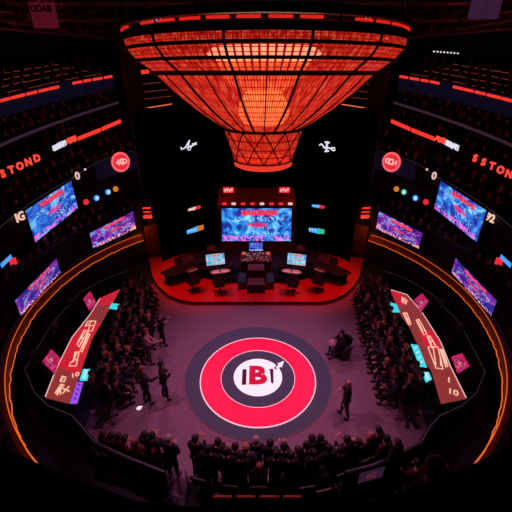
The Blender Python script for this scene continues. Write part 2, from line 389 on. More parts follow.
# ------------------------------------------------------------ chandelier
CC = Vector((.24, 12, 0))
prof = [(3.95, 11.28), (3.92, 11.06), (3.70, 10.80), (3.30, 10.52), (2.80, 10.04), (2.24, 9.58), (1.72, 9.22), (1.26, 8.96)]
M_glow = bpy.data.materials.new('glowing_red_mesh'); M_glow.use_nodes = True
nt = M_glow.node_tree; N = nt.nodes; L = nt.links; bs = N['Principled BSDF']
bs.inputs['Base Color'].default_value = (.25, .02, .01, 1); bs.inputs['Roughness'].default_value = .5
u = N.new('ShaderNodeUVMap'); sp = N.new('ShaderNodeSeparateXYZ'); L.new(u.outputs[0], sp.inputs[0])
def mth(op, a, b_=None, c=None):
    x = N.new('ShaderNodeMath'); x.operation = op
    for i, v in enumerate((a, b_, c)):
        if v is None: continue
        if isinstance(v, (int, float)): x.inputs[i].default_value = v
        else: L.new(v, x.inputs[i])
    return x.outputs[0]
gu = mth('ABSOLUTE', mth('SUBTRACT', mth('FRACT', mth('MULTIPLY', sp.outputs[0], 140)), .5))
gv = mth('ABSOLUTE', mth('SUBTRACT', mth('FRACT', mth('MULTIPLY', sp.outputs[1], 3)), .5))
no = N.new('ShaderNodeTexNoise'); no.inputs['Scale'].default_value = 2.2; no.inputs['Detail'].default_value = 5
mpp = N.new('ShaderNodeMapping'); mpp.inputs['Scale'].default_value = (90, .8, 1); L.new(u.outputs[0], mpp.inputs[0]); L.new(mpp.outputs[0], no.inputs['Vector'])
low = mth('GREATER_THAN', sp.outputs[1], 3.0)
gu = mth('ABSOLUTE', mth('SUBTRACT', mth('FRACT', mth('MULTIPLY', sp.outputs[0], mth('ADD', 140, mth('MULTIPLY', low, 140)))), .5))
thread = mth('SMOOTH_MIN', mth('MULTIPLY', mth('SUBTRACT', .46, gu), 9), 1., .2)
row = mth('MAXIMUM', mth('MINIMUM', mth('MULTIPLY', mth('SUBTRACT', .47, gv), 9), 1.), mth('MULTIPLY', low, .7))
k_ = mth('MAXIMUM', mth('MULTIPLY', mth('MULTIPLY', thread, row), mth('ADD', -.75, mth('MULTIPLY', no.outputs['Fac'], 2.75))), .05)
rp = N.new('ShaderNodeValToRGB'); rp.color_ramp.elements[0].position = .15; rp.color_ramp.elements[0].color = (.25, .003, .002, 1)
rp.color_ramp.elements[1].position = 1.; rp.color_ramp.elements[1].color = (1, .16, .06, 1)
e = rp.color_ramp.elements.new(.6); e.color = (.85, .028, .014, 1)
L.new(k_, rp.inputs[0]); L.new(rp.outputs[0], bs.inputs['Emission Color']); bs.inputs['Emission Strength'].default_value = .95
tr = N.new('ShaderNodeBsdfTransparent'); tr.inputs[0].default_value = (1, .55, .45, 1); mx = N.new('ShaderNodeMixShader')
hole = mth('MULTIPLY', mth('MULTIPLY', mth('LESS_THAN', gu, .33), mth('LESS_THAN', gv, .40)), .5)
L.new(hole, mx.inputs[0]); L.new(bs.outputs[0], mx.inputs[1]); L.new(tr.outputs[0], mx.inputs[2]); L.new(mx.outputs[0], N['Material Output'].inputs[0])
M_glow.cycles.emission_sampling = 'FRONT_BACK'
M_rib = mat('chandelier_dark_frame', (.02, .008, .01), .5, .6)
M_core = mat('warm_lamp_core', (.8, .4, .2), .5, emis=(1, .26, .08), es=.8, noise=.3, scale=2)
M_bulb = mat('pale_lamp_bulb', (.9, .7, .5), .5, emis=(1, .62, .42), es=2.4)
M_bulb2 = mat('amber_lamp_bulb', (.9, .6, .3), .5, emis=(1, .42, .12), es=1.9)
def lathe_uv(name, prof, c, m, parent, n=168, vs=None):
    me = bpy.data.meshes.new(name); q = len(prof); V = []; Fc = []
    for k in range(n):
        for r, z in prof: V.append((c.x+r*math.cos(2*math.pi*k/n), c.y+r*math.sin(2*math.pi*k/n), z))
    for k in range(n):
        for j in range(q-1): Fc.append((k*q+j, ((k+1) % n)*q+j, ((k+1) % n)*q+j+1, k*q+j+1))
    me.from_pydata(V, [], Fc); me.materials.append(m); ul = me.uv_layers.new(name='UVMap')
    i = 0
    for k in range(n):
        for j in range(q-1):
            for (kk, jj) in ((k, j), (k+1, j), (k+1, j+1), (k, j+1)): ul.data[i].uv = (kk/n, (vs[jj] if vs else jj)); i += 1
    me.polygons.foreach_set('use_smooth', [True]*len(Fc))
    return link(bpy.data.objects.new(name, me), parent)
ch = empty('chandelier', CC+Vector((0, 0, 7.7)), 'giant red glowing funnel shaped chandelier with dark ribs hanging over the arena', 'chandelier')
def cl(o): return local(o, ch)
cl(lathe_uv('glass_shade', prof, CC, M_glow, ch))
neck = [(1.26, 8.92), (1.14, 8.44), (1.0, 8.02), (.97, 7.92)]
cl(lathe_uv('neck_shade', neck, CC, M_glow, ch, 112, [0, .6, 1.2, 1.5]))
M_base = mat('red_glowing_rim', (.4, .02, .02), .5, emis=(1, .05, .025), es=.8, noise=.3, scale=3)
cl(MB().lathe([(.98, 7.93), (.97, 7.76), (.85, 7.70), (0, 7.68)], CC, 64).build('bottom_rim', M_base, ch, True))
cl(MB().lathe([(0.0, 9.95), (.5, 10.0), (1.0, 10.2), (1.3, 10.5), (1.4, 10.75), (1.0, 10.82), (0, 10.82)], CC, 32).build('lamp_core', M_core, ch, True))
cl(MB().lathe([(0, -.2), (1.5, -.16), (1.7, 0), (1.5, .16), (0, .2)], CC+Vector((0, 0, 11.0)), 28).build('lamp_bulb', M_bulb, ch, True))
cl(MB().lathe([(0, 8.98), (.62, 9.05), (.8, 9.3), (.78, 9.6), (.55, 10.0), (0, 10.1)], CC, 28).build('lamp_bulb', M_bulb2, ch, True))
for r, z, th in ((3.32, 10.50, .06), (3.72, 10.79, .042), (3.94, 11.06, .042), (3.97, 11.30, .07), (1.27, 8.94, .05), (.99, 7.93, .025)):
    cl(MB().tube([CC+Vector((r*math.cos(R_(a)), r*math.sin(R_(a)), z)) for a in range(0, 360, 4)], th, 6, closed=True).build('ring', M_rib, ch))
for k in range(14):
    a = -math.pi/2+(k+.5)*2*math.pi/14; d = Vector((math.cos(a), math.sin(a), 0))
    cl(MB().tube([CC+d*(r+.02)+Vector((0, 0, z)) for r, z in prof], .034, 5).build('rib', M_rib, ch))
for k in range(28):
    a = -math.pi/2+(k*.5)*2*math.pi/14; d = Vector((math.cos(a), math.sin(a), 0))
    if k % 2 == 0:
        cl(MB().tube([CC+d*(r+.015)+Vector((0, 0, z)) for r, z in prof[3:]], .02, 5).build('rib', M_rib, ch))
for k in range(12):
    for sg in (1, -1):
        pts = []
        for i in range(9):
            t_ = i/8; a = 2*math.pi*(k+sg*t_*1.0)/12; zz = 8.91-.96*t_; r = 1.27-.28*t_; pts.append(CC+Vector((r*math.cos(a), r*math.sin(a), zz)))
        cl(MB().tube(pts, .02, 5).build('lattice_bar', M_rib, ch))
# dark collar and the ring of red light bars on top of the rim
cl(MB().lathe([(3.99, 11.31), (3.99, 11.40), (3.85, 11.40), (3.85, 11.31), (3.99, 11.31)], CC, 96).build('collar', M_rib, ch))
for k in range(40):
    if k % 8 == 0: continue
    a0 = 2*math.pi*k/40; pts = [CC+Vector((3.93*math.cos(a0+q*.02), 3.93*math.sin(a0+q*.02), 11.47)) for q in range(7)]
    cl(MB().tube(pts, .03, 6).build('light_bar', M_redled3, ch))
cl(MB().lathe([(3.97, 11.53), (3.97, 11.7), (3.8, 11.7), (3.8, 11.53), (3.97, 11.53)], CC, 96).build('collar', M_rib, ch))
for k in range(8):
    a = 2*math.pi*(k+.5)/8; d = Vector((math.cos(a), math.sin(a), 0)); cl(MB().bar(CC+d*3.85+Vector((0, 0, 11.3)), CC+d*3.6+Vector((0, 0, 13.4)), .03).build('hanger', M_rib, ch))

# ------------------------------------------------------------ big stage screen
SC_main = screen_mat('screen_art_main', 1, (.01, .03, .28), (.02, .24, .75), (.25, .75, .9), (.65, .02, .06), 1.25, (.6, .02, .12))
def frame_quad(cs, w=.06, depth=.1, m=M_black, parent=None, name='frame'):
    a, b_, c, d = cs; n = (b_-a).cross(d-a).normalized(); r = (b_-a).normalized(); u = (d-a).normalized(); o = MB()
    Q = [a-r*w-u*w, b_+r*w-u*w, c+r*w+u*w, d-r*w+u*w]; i = [q-n*.012 for q in Q]; j = [q-n*(depth+.012) for q in Q]
    o.add(i+j, [(0, 1, 2, 3), (7, 6, 5, 4), (0, 4, 5, 1), (1, 5, 6, 2), (2, 6, 7, 3), (3, 7, 4, 0)])
    return o.build(name, m, parent)
t = empty('stage_screen', (0.03, 20, SZ), 'large blue stage screen in a dark kiosk with red lamp header', 'screen')
M_kiosk = mat('dark_maroon_kiosk', (.05, .012, .03), .5)
local(MB().box((.05, 20.35, (SZ+3.42)/2), (4.75, .5, 3.42-SZ)).build('kiosk', M_kiosk, t), t)
cs = [Vector((-2.14, 20, 1.11)), Vector((2.2, 20, 1.11)), Vector((2.15, 20, 3.28)), Vector((-2.07, 20, 3.28))]
local(quad('display', *[c+Vector((0, -.0, 0)) for c in cs], SC_main, t, .08), t)
o = MB(); o.add([(-2.32, 20.05, 3.42), (2.40, 20.05, 3.42), (2.3, 20.6, 4.35), (-2.22, 20.6, 4.35), (-2.32, 20.7, 3.42), (2.4, 20.7, 3.42), (2.3, 20.75, 4.35), (-2.22, 20.75, 4.35)],
                [(0, 1, 2, 3), (7, 6, 5, 4), (0, 4, 5, 1), (1, 5, 6, 2), (2, 6, 7, 3), (3, 7, 4, 0)])
local(o.build('header', mat('red_header', (.18, .012, .015), .5, noise=.3, scale=2), t), t)
for k in range(8):
    x = -1.95+k*.565; o = MB(); o.lathe([(0, -.05), (.12, -.04), (.15, 0), (.12, .04), (0, .05)], (0, 0, 0), 10)
    for i, v in enumerate(o.v): o.v[i] = (v[0]+x+.05, 20.02+v[1]*.4, 3.56+v[2]*1.7)
    local(o.build('header_lamp', M_redblob if k % 3 != 1 else M_paleled, t, True), t)
light('header_glow', 'POINT', (-1.95, 19.6, 3.9), (0, 0, 0), (1, .05, .05), 5, .1); light('header_glow', 'POINT', (2.05, 19.6, 3.9), (0, 0, 0), (1, .05, .05), 5, .1)
for k, (x, w_) in enumerate(((228.5, 'left'), (284.5, 'right'))):
    p = aty(x, 190, 20.3); t = empty('sign_box', p, 'small red and white light box on the '+w_+' end of the stage screen header', 'sign', 'light boxes on the screen header')
    q = [(-.32, -.17), (.32, -.17), (.32, .17), (-.32, .17)]
    MB().box((0, .1, 0), (.68, .18, .38)).build('case', M_kiosk, t); MB().box((0, .0, 0), (.64, .03, .34)).build('red_face', M_redblob, t)
    o = MB()
    for j in range(4): o.box((-.2+j*.13, -.025, (.03 if j % 2 else -.02)), (.09, .02, .16))
    o.build('pale_mark', M_paleled, t); MB().bar((0, .1, -.19), (0, .25, -.4), .03).build('bracket', M_metal, t)
# stage-side logos and stripe screens on the backdrop
def on_back(x, y, inset=.04):
    r = ray(x, y); best = None
    for (a, c) in zip(bk, bk[1:]):
        a, c = Vector((*a, 0)), Vector((*c, 0)); d = c-a; n = Vector((d.y, -d.x, 0)).normalized()
        den = r.x*n.x+r.y*n.y; tt = (a.x*n.x+a.y*n.y)/den; p = Vector((r.x*tt, r.y*tt, H+r.z*tt)); s_ = (p-a).dot(d)/d.length_squared
        if 0 <= s_ <= 1 and tt > 0: return p+n*inset, d.normalized()
for k, (px, py) in enumerate(((188, 147), (327, 147))):
    p, dr = on_back(px, py); u = Vector((0, 0, 1))
    t = empty('wall_logo', p, 'white '+('winged signature' if k == 0 else 'winged sword')+' logo on the black backdrop, '+('left' if k == 0 else 'right')+' of the chandelier tip', 'logo')
    o = MB()
    def W(a, c): return p+dr*a*.46+u*c*.5
    if k == 0:
        o.tube([W(-.95, .1), W(-.92, -.15), W(-.6, -.12), W(-.2, .2), W(.25, .75)], .035); o.tube([W(.25, .75), W(0, .1), W(-.05, -.35), W(.2, -.3), W(.45, .1)], .03)
        o.tube([W(-.25, -.1), W(.1, .05), W(.6, .1), W(1.15, .42)], .04); o.tube([W(.55, .25), W(.85, .3), W(1.1, .2)], .05)
    else:
        o.tube([W(0, .55), W(0, -.5)], .05); o.tube([W(-.3, .5), W(0, .55), W(.3, .48)], .05); o.tube([W(-.2, -.5), W(.0, -.45), W(.3, -.4)], .05)
        o.tube([W(-1., .1), W(-.75, .3), W(-.5, .1), W(-.3, -.15), W(-.1, .0)], .04); o.tube([W(.1, -.05), W(.5, -.1), W(.9, -.3), W(1.1, -.25), W(1.05, 0), W(.6, .0)], .04)
    local(o.build('logo_strokes', M_whiteled, t), t)
for k, (px, py, w_, h_, m1, m2, nm, pos) in enumerate(((194, 208, .42, .11, M_paleled, M_redblob, 'red and pale', 'upper left of the stage screen'), (195, 229, .6, .19, M_blueled, M_orangeled, 'blue and amber', 'lower left of the stage screen'),
                                          (318.5, 206, .42, .11, M_blueled, M_redblob, 'blue and red', 'upper right of the stage screen'), (316, 230, .6, .19, M_blueled, M_greenled, 'blue and green', 'lower right of the stage screen'))):
    p, dr = on_back(px, py, .05); u = Vector((0, 0, 1))
    t = empty('banner_screen', p, nm+' sponsor strip screen, '+pos, 'screen')
    a = [p-dr*w_-u*h_, p+dr*w_-u*h_, p+dr*w_+u*h_, p-dr*w_+u*h_]; local(frame_quad(a, .02, .02, parent=t), t)
    f = lambda x, z_: p+dr*x*w_+u*z_*h_
    nrm = (a[1]-a[0]).cross(a[3]-a[0]).normalized()*.01
    local(quad('display', f(-1, -1)+nrm, f(.1 if k != 3 else .5, -1)+nrm, f(.3 if k != 3 else .6, 1)+nrm, f(-1, .3)+nrm, m1, t), t); local(quad('display', f(.1, -1)+nrm*2, f(1, -.6)+nrm*2, f(1, 1)+nrm*2, f(.3, 1)+nrm*2, m2, t), t)
    o = MB()
    for j in range(5): o.box(f(-.7+j*.33, -.1), (.1*w_/.7, .03, .12*h_/.26), rz=math.atan2(dr.y, dr.x))
    local(o.build('lettering', M_whiteled, t), t)

# ------------------------------------------------------------ balcony screens, signs and emblems
SC_a = screen_mat('screen_art_blue', 3, (.015, .03, .35), (.03, .2, .75), (.3, .8, .95), (.7, .02, .08), 1.1, (.75, .03, .25))
SC_b = screen_mat('screen_art_blue_mirrored', 5, (.015, .03, .35), (.03, .2, .75), (.3, .8, .95), (.7, .02, .08), 1.1, (.75, .03, .25))
SC_c = screen_mat('screen_art_violet', 8, (.01, .01, .2), (.28, .02, .45), (.1, .5, .95), (.9, .04, .12), 1.0, (.9, .05, .1), (1, .45, .35))
SC_d = screen_mat('screen_art_violet_two', 11, (.02, .02, .3), (.3, .03, .4), (.1, .5, .95), (.9, .04, .12), 1.0, (.9, .05, .1), (1, .45, .35))
SC_m = screen_mat('screen_art_magenta', 14, (.35, .005, .08), (.8, .01, .12), (1, .1, .28), (.5, .01, .2), .8, (1, .3, .35), (.8, .02, .2))
SC_s = screen_mat('screen_art_station', 17, (.1, .3, .6), (.2, .6, .8), (.8, .85, .95), (.9, .15, .12), 1.0, (.9, .2, .15), (.9, .3, .3))
def rim_screen(R, pts, s, m, label, group=None, name='balcony_screen'):
    """pts: left-side picture corners TL TR BR BL; the plane goes through two points of the fascia"""
    L_ = [onR(x, y, R) for x, y in pts]; ph0 = (L_[0][0]+L_[3][0])/2; ph1 = (L_[1][0]+L_[2][0])/2
    tl, tr_, br, bl = P(R, ph0, L_[0][1], s), P(R, ph1, L_[1][1], s), P(R, ph1, L_[2][1], s), P(R, ph0, L_[3][1], s)
    if s > 0: tl, tr_, br, bl = tr_, tl, bl, br
    c = (bl+br)/2; t = empty(name, c, label, 'screen', group)
    local(quad('display', bl, br, tr_, tl, m, t, .08), t); local(frame_quad((bl, br, tr_, tl), .05, .1, parent=t), t)
    n = (br-bl).cross(tl-bl).normalized(); o = MB()
    for q in (.25, .75):
        a = bl.lerp(br, q); o.bar(a.lerp(tl, .4)-n*.1, a.lerp(tl, .4)-n*.45, .03)
    local(o.build('mount', M_metal, t), t)
    return t
for s, nm, A, B in ((-1, 'left', SC_a, SC_c), (1, 'right', SC_b, SC_d)):
    rim_screen(10.75, [(27, 210), (74, 180), (75, 209), (34, 243)], s, A, 'big blue screen with red title on the second balcony, '+nm+' side')
    rim_screen(9.25, [(90, 233), (134, 211), (135, 229), (93, 249)], s, B if s < 0 else SC_c, 'wide violet screen just above the amber rail, far end of the '+nm+' side')
    rim_screen(9.25, [(15, 301), (57, 258), (60, 273), (21, 316)], s, SC_d if s < 0 else B, 'wide violet screen just above the amber rail, near end of the '+nm+' side')
    # small screen near the picture edge
    rim_screen(10.75, [(0, 264), (11, 254), (12, 258), (2, 268)], s, M_blueled, 'narrow blue strip screen at the outer end of the '+nm+' second balcony')
    ph, zz = onR(11, 262, 10.7); o = MB(); o.box((0, 0, 0), (.3, .12, .3)); o = o.build('pink_lamp', M_redblob); o.location = P(10.6, ph, zz, s); o.rotation_euler.z = s*R_(90-0)
    tag(o, 'small pink glowing lamp box below the blue strip on the '+nm+' balcony', 'lamp')
# navy panels with round emblems
def face(R, px, py, s, tw=1.):
    ph, z_ = onR(px, py, R); p = P(R, ph, z_, s); inw = Vector((-p.x, CY-p.y, 0)).normalized(); rt = Vector((0, 0, 1)).cross(inw)
    return p, inw, rt
for s, nm in ((-1, 'left'), (1, 'right')):
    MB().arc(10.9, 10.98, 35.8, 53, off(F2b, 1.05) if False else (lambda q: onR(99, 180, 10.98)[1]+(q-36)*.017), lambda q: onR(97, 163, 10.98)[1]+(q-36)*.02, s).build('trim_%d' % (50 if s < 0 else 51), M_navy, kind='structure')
    p, inw, rt = face(10.85, 120.5, 162, s); up = Vector((0, 0, 1))
    t = empty('round_emblem', p, 'round glowing red emblem with white mark on the '+nm+' navy panel', 'sign')
    def ring(r0, r1, d0, m, name):
        n = 40; o = MB(); V = []
        for j in range(n):
            a = 2*math.pi*j/n
            for r in (r0, r1):
                for dd in (0, .03): V.append(p+rt*r*math.cos(a)+up*r*math.sin(a)+inw*(d0+dd))
        Fs = []
        for j in range(n):
            q = (j+1) % n
            Fs += [(j*4, q*4, q*4+2, j*4+2), (j*4+1, j*4+3, q*4+3, q*4+1), (j*4+2, q*4+2, q*4+3, j*4+3), (j*4, j*4+1, q*4+1, q*4)]
        o.add(V, Fs); return local(o.build(name, m, t), t)
    rr = .56
    ring(.001, rr*.8, .0, M_redblob, 'red_disc'); ring(rr*.8, rr, .01, mat('pink_ring', (.5, .1, .1), emis=(1, .13, .16), es=1.), 'outer_ring')
    def tx(s_, sz, dx, dz, m, bold=.02):
        o = text(s_, sz, p+rt*dx+up*dz+inw*.06, rt, up, m, t, 'lettering', .01, bold); return local(o, t)
    if s < 0:
        tx('4', .4, -.18, 0, M_paleled); tx('0', .48, .06, 0, M_paleled); tx('D', .4, .24, .0, M_paleled, .01)
    else:
        tx('C', .42, -.23, 0.03, M_paleled); tx('C', .46, -.02, 0, M_paleled); tx('H', .38, .22, -.02, M_paleled, .01)
    # small round icons and numerals along the second balcony
    ic = ((86, 202, M_redblob, 'red'), (96.5, 198, M_blueled, 'blue'), (108, 192, M_blueled if s < 0 else M_greenled, 'pale blue' if s < 0 else 'green'), (115.5, 189, M_orangeled, 'amber'))
    for x, y, m, cn in ic:
        p, inw, rt = face(10.95, x, y, s)
        t = empty('round_icon', p, 'small round '+cn+' lit icon on the dark front of the '+nm+' second balcony', 'sign')
        rr = .16; ring(.001, rr, .0, m, 'disc'); o = MB(); o.box(p+inw*.04, (.05, .05, .18)); o.box(p+inw*.04+rt*.06, (.05, .05, .1)); local(o.build('mark', M_whiteled if cn != 'red' and cn != 'amber' else m, t), t)
    for x, y, tx_, m, sz, lb in (((77, 176, '0', M_paleled, .55, 'oval'), (19.5, 217, 'IG', M_cream, .55, 'two letter'), (85, 171, '"', M_paleled, .3, 'tiny tick')) if s < 0 else
                             ((77.5, 176, '0', M_paleled, .55, 'oval'), (21, 218, '92', M_cream, .5, 'two digit'), (85, 171, '"', M_paleled, .3, 'tiny tick'))):
        p, inw, rt = face(10.9, x, y, s); o = text(tx_, sz, p+inw*.04, rt, Vector((0, 0, 1)), m, None, 'lit_numeral', .015, .015)
        tag(o, lb+' pale lit sign beside the big blue screen, '+nm+' balcony', 'sign')
    # red sign by the end of the rail
    p0 = aty(147.5, 215, 19.2) if s < 0 else aty(365, 215, 19.2)
    t = empty('neon_sign', p0, 'stack of three red neon bars beside the black backdrop, '+nm+' side', 'sign')
    for j, (zz, hh) in enumerate(((.42, .07), (.18, .05), (-.1, .16))):
        MB().tube([(-.22, 0, zz-.02), (-.05, -.02, zz+.02), (.1, -.02, zz), (.24, 0, zz+.03)], hh/1.6, 6).build('neon_bar', M_redled, t)
    MB().box((0, .08, .15), (.62, .06, 1.0)).build('back_plate', M_black, t)
    # ribbon lights
    t = empty('ribbon_display', P(14.4, 30, 9, s), 'row of red light bars along the navy top balcony, '+nm+' side', 'lights')
    for a, c in ((-14, -2), (0, 10), (11.5, 25), (27, 37), (39, 48), (49, 59), (73, 82), (84, 91), (93, 102), (104, 112)):
        q0, _ = onR(a, 100-.22*a, 14.4); q1, _ = onR(c, 100-.22*c, 14.4)
        if math.isnan(q0): continue
        local(MB().arc(14.36, 14.44, q0, q1, off(Em, -.10), off(Em, .02), s, 1).build('light_bar', M_redled, t), t)
    t = empty('ribbon_display', P(12.4, 30, 7, s), 'row of red lit letter blocks along the '+nm+' balcony above the big blue screen', 'lights')
    for a, c, txt in ((102, 121, None), (83, 99, None), (76, 81, None)):
        q0, _ = onR(a, 130, 12.4); q1, _ = onR(c, 123, 12.4)
        local(MB().arc(12.36, 12.44, q0, q1, off(Cm, -.09), off(Cm, .09), s, 1).build('light_bar', M_redled, t), t)
    def letters(word, x0, y0, x1, y1, m, sz, up_=0):
        n = len(word)
        for j, chh in enumerate(word if s < 0 else word[::-1]):
            f = (j+.5)/n; p, inw, rt = face(12.42, x0+(x1-x0)*f, y0+(y1-y0)*f, s)
            if chh != ' ': local(text(chh, sz, p+inw*.02, rt, Vector((0, 0, 1)), m, t, 'letter', .01, .022), t)
    letters('SSSUNTI', 53, 149, 66, 142.5, M_whiteled, .34); letters('ALKS', 66.5, 142, 76, 138, M_redled2, .36)
    letters('SSTOND', -10, 180, 41, 156.5, M_redled2, .48)
    # amber LED lines on the seating above
    t = empty('step_lights', P(15.5, 30, 10, s), 'thin dim amber lines along the steps above the top balcony, '+nm+' side', 'lights')
    for j in range(4):
        R = 14.95+j*.66; local(MB().tube([P(R, q, Em(q)+.16+.25*j+random.uniform(-.02, .02), s) for q in range(0, PE-1-2*j, 1)], .012, 4).build('led_line', M_dimled, t), t)
    t = empty('gallery_lights', aty(150 if s < 0 else 362, 107, 24.6), 'red and amber light lines of the far gallery behind the '+nm+' end of the backdrop', 'lights')
    fx = lambda x: x if s < 0 else 512-x
    local(MB().tube([aty(fx(134), 110, 24.5), aty(fx(172), 104, 24.5)], .03, 5).build('led_line', M_dimled.copy(), t), t); t.children[0].data.materials[0].node_tree.nodes['Principled BSDF'].inputs['Emission Strength'].default_value = .9
    local(MB().tube([aty(fx(137), 72.5, 24.5), aty(fx(155), 71, 24.5)], .11, 5).build('light_bar', M_redled, t), t)
    local(MB().tube([aty(fx(139), 141, 20.7), aty(fx(147), 139, 20.7)], .07, 5).build('light_bar', M_redled, t), t)
    for yy in (84, 92, 99): local(MB().tube([aty(fx(136), yy+1, 24.5), aty(fx(172), yy-3, 24.5)], .012, 4).build('led_line', M_dimled, t), t)
# banners under the roof
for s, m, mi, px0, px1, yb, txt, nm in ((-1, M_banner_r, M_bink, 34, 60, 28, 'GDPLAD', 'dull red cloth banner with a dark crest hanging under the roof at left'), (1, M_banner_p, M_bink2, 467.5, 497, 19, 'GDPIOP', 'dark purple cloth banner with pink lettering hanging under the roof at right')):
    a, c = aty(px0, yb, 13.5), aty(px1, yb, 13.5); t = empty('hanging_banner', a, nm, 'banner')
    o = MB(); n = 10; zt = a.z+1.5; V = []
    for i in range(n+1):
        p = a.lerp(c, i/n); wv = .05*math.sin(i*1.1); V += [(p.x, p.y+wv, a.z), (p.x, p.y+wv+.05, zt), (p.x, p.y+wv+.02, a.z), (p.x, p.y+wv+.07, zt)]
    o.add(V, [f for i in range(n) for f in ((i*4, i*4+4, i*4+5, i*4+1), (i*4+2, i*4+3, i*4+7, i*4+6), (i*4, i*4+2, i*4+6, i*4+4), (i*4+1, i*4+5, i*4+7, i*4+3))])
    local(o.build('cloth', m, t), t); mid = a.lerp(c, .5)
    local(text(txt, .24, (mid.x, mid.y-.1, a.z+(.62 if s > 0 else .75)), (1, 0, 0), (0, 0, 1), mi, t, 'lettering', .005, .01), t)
    if s < 0:
        local(text('DDAB', .24, (mid.x, mid.y-.1, a.z+.5), (1, 0, 0), (0, 0, 1), mi, t, 'lettering', .005, .01), t)
    local(MB().bar((a.x-.1, a.y+.05, zt), (c.x+.1, a.y+.05, zt), .03).build('pole', M_metal, t), t)
# little blue-white lamps on the far upper right and on the chandelier rim
t = empty('lamp_row', aty(447, 53, 17.), 'row of tiny blue white lamps below the roof at right', 'lights')
for k in range(8): local(MB().box(aty(434+k*3.4, 51.5+.25*k, 17.), (.05, .05, .05)).build('lamp', M_whiteled, t), t)
for k, (x, y, w_) in enumerate(((375, 15, .35), (152, 18, .35))):
    p = aty(x, y, 12.1); o = MB()
    for j in range(5): o.bar((-.25+j*.12, 0, -.08), (-.2+j*.12, 0, .08+.04*(j % 2)), .014)
    o = o.build('rim_sign', M_blueled if k else M_whiteled); o.location = p; tag(o, 'small blue white lit mark above the chandelier rim, '+('right' if k == 0 else 'left')+' side', 'sign')

# ------------------------------------------------------------ caster booths on both sides
def poly3(px, z): return [atz(x, y, z) for x, y in px]
def slab(name, px, z0, z1, m, parent, mirror=False):
    return local(MB().prism([(p.x, p.y) for p in poly3(px, z1)], z0, z1).build(name, m, parent), parent)
def panel(name, px, z, m, parent, th=.03, dz=None):
    ps = [atz(x, y, z+(dz[i] if dz else 0)) for i, (x, y) in enumerate(px)]
    o = MB(); n = len(ps); o.add(ps+[p-Vector((0, 0, th)) for p in ps], [tuple(range(n)), tuple(range(2*n-1, n-1, -1))]+[(i, (i+1) % n, n+(i+1) % n, n+i) for i in range(n)])
    return local(o.build(name, m, parent), parent)
booths = {
 'left': dict(out=[(100, 299), (90, 315), (72, 338), (56, 370), (45.5, 397)], inn=[(120, 289), (111, 305), (103, 319), (92, 338), (81, 370), (70, 403)],
   tip=[(100, 298), (119, 289.5), (111, 304.5), (98, 305)], red=[(82, 326), (72, 338), (58, 366), (78, 376), (83, 362), (92, 338), (101, 322)],
   cy=[([(112, 303), (119.5, 304), (116.5, 309), (109, 308)], M_cyan), ([(83, 369), (90, 369), (87, 380), (79.5, 380)], M_cyan), ([(77, 382), (83, 382), (77, 403), (70, 403)], M_violet)],
   mon=[[(83, 299), (90, 291), (97, 303), (89.5, 311)], [(51, 349), (60.5, 358), (54.5, 374), (42, 362)]],
   marks=[[(88, 321), (96, 321), (92, 331), (88, 331), (90, 325), (85, 326)], [(84, 330), (88, 331), (79, 347), (77, 344)], [(75, 352), (79, 352), (76, 366), (69, 366), (71, 362), (73, 362)], [(88, 333), (90, 334), (82, 352), (80, 351)], [(62, 376), (66, 377), (64, 382), (60, 381)], [(61, 384), (64, 385), (57, 394), (55, 393)]],
   wall=[(128, 271), (104, 280), (80, 293), (52, 324), (25, 370), (34, 392), (48, 406), (72, 416), (83, 428), (95, 443), (125, 457), (165, 473)], text=[('10', 75, 375, .3), ('IIX', 63, 391, .35)]),
 'right': dict(out=[(391, 290), (407, 295), (421, 311), (440, 341), (451, 368), (466, 398)], inn=[(391, 291), (400.5, 314), (410, 327), (425, 360), (432, 371), (441.5, 403)],
   tip=[(391, 290), (402, 293), (409, 303), (399, 306)], red=[(419, 331), (432, 329), (441, 345), (436, 350), (424, 345)],
   cy=[([(389, 302), (396.5, 304), (400, 312), (393, 312)], M_cyan), ([(411, 344), (418, 345), (427, 367), (420, 366)], M_cyan), ([(422, 372), (429, 372), (432, 379), (426, 382)], M_cyan)],
   mon=[[(414, 300), (422, 293), (429, 301), (421.5, 312)], [(451, 357), (462, 353), (470, 366), (458, 374)]],
   marks=[[(416, 320), (419, 319), (427, 334), (424, 335)], [(427, 336), (430, 336), (436, 346), (432, 348)], [(428, 347), (438, 347), (443, 369), (436, 368)], [(403, 313), (407, 313), (411, 324), (409, 325)], [(440, 349), (443, 350), (448, 366), (446, 367)], [(402, 297), (407, 300), (406, 304), (402, 302)]],
   wall=[(384, 271), (408, 280), (432, 295), (460, 324), (485, 372), (476, 394), (462, 406), (440, 416), (429, 428), (421, 443), (400, 454), (372, 466), (345, 473)], text=[('1', 449, 380, .35), ('10', 453, 392, .35)])}
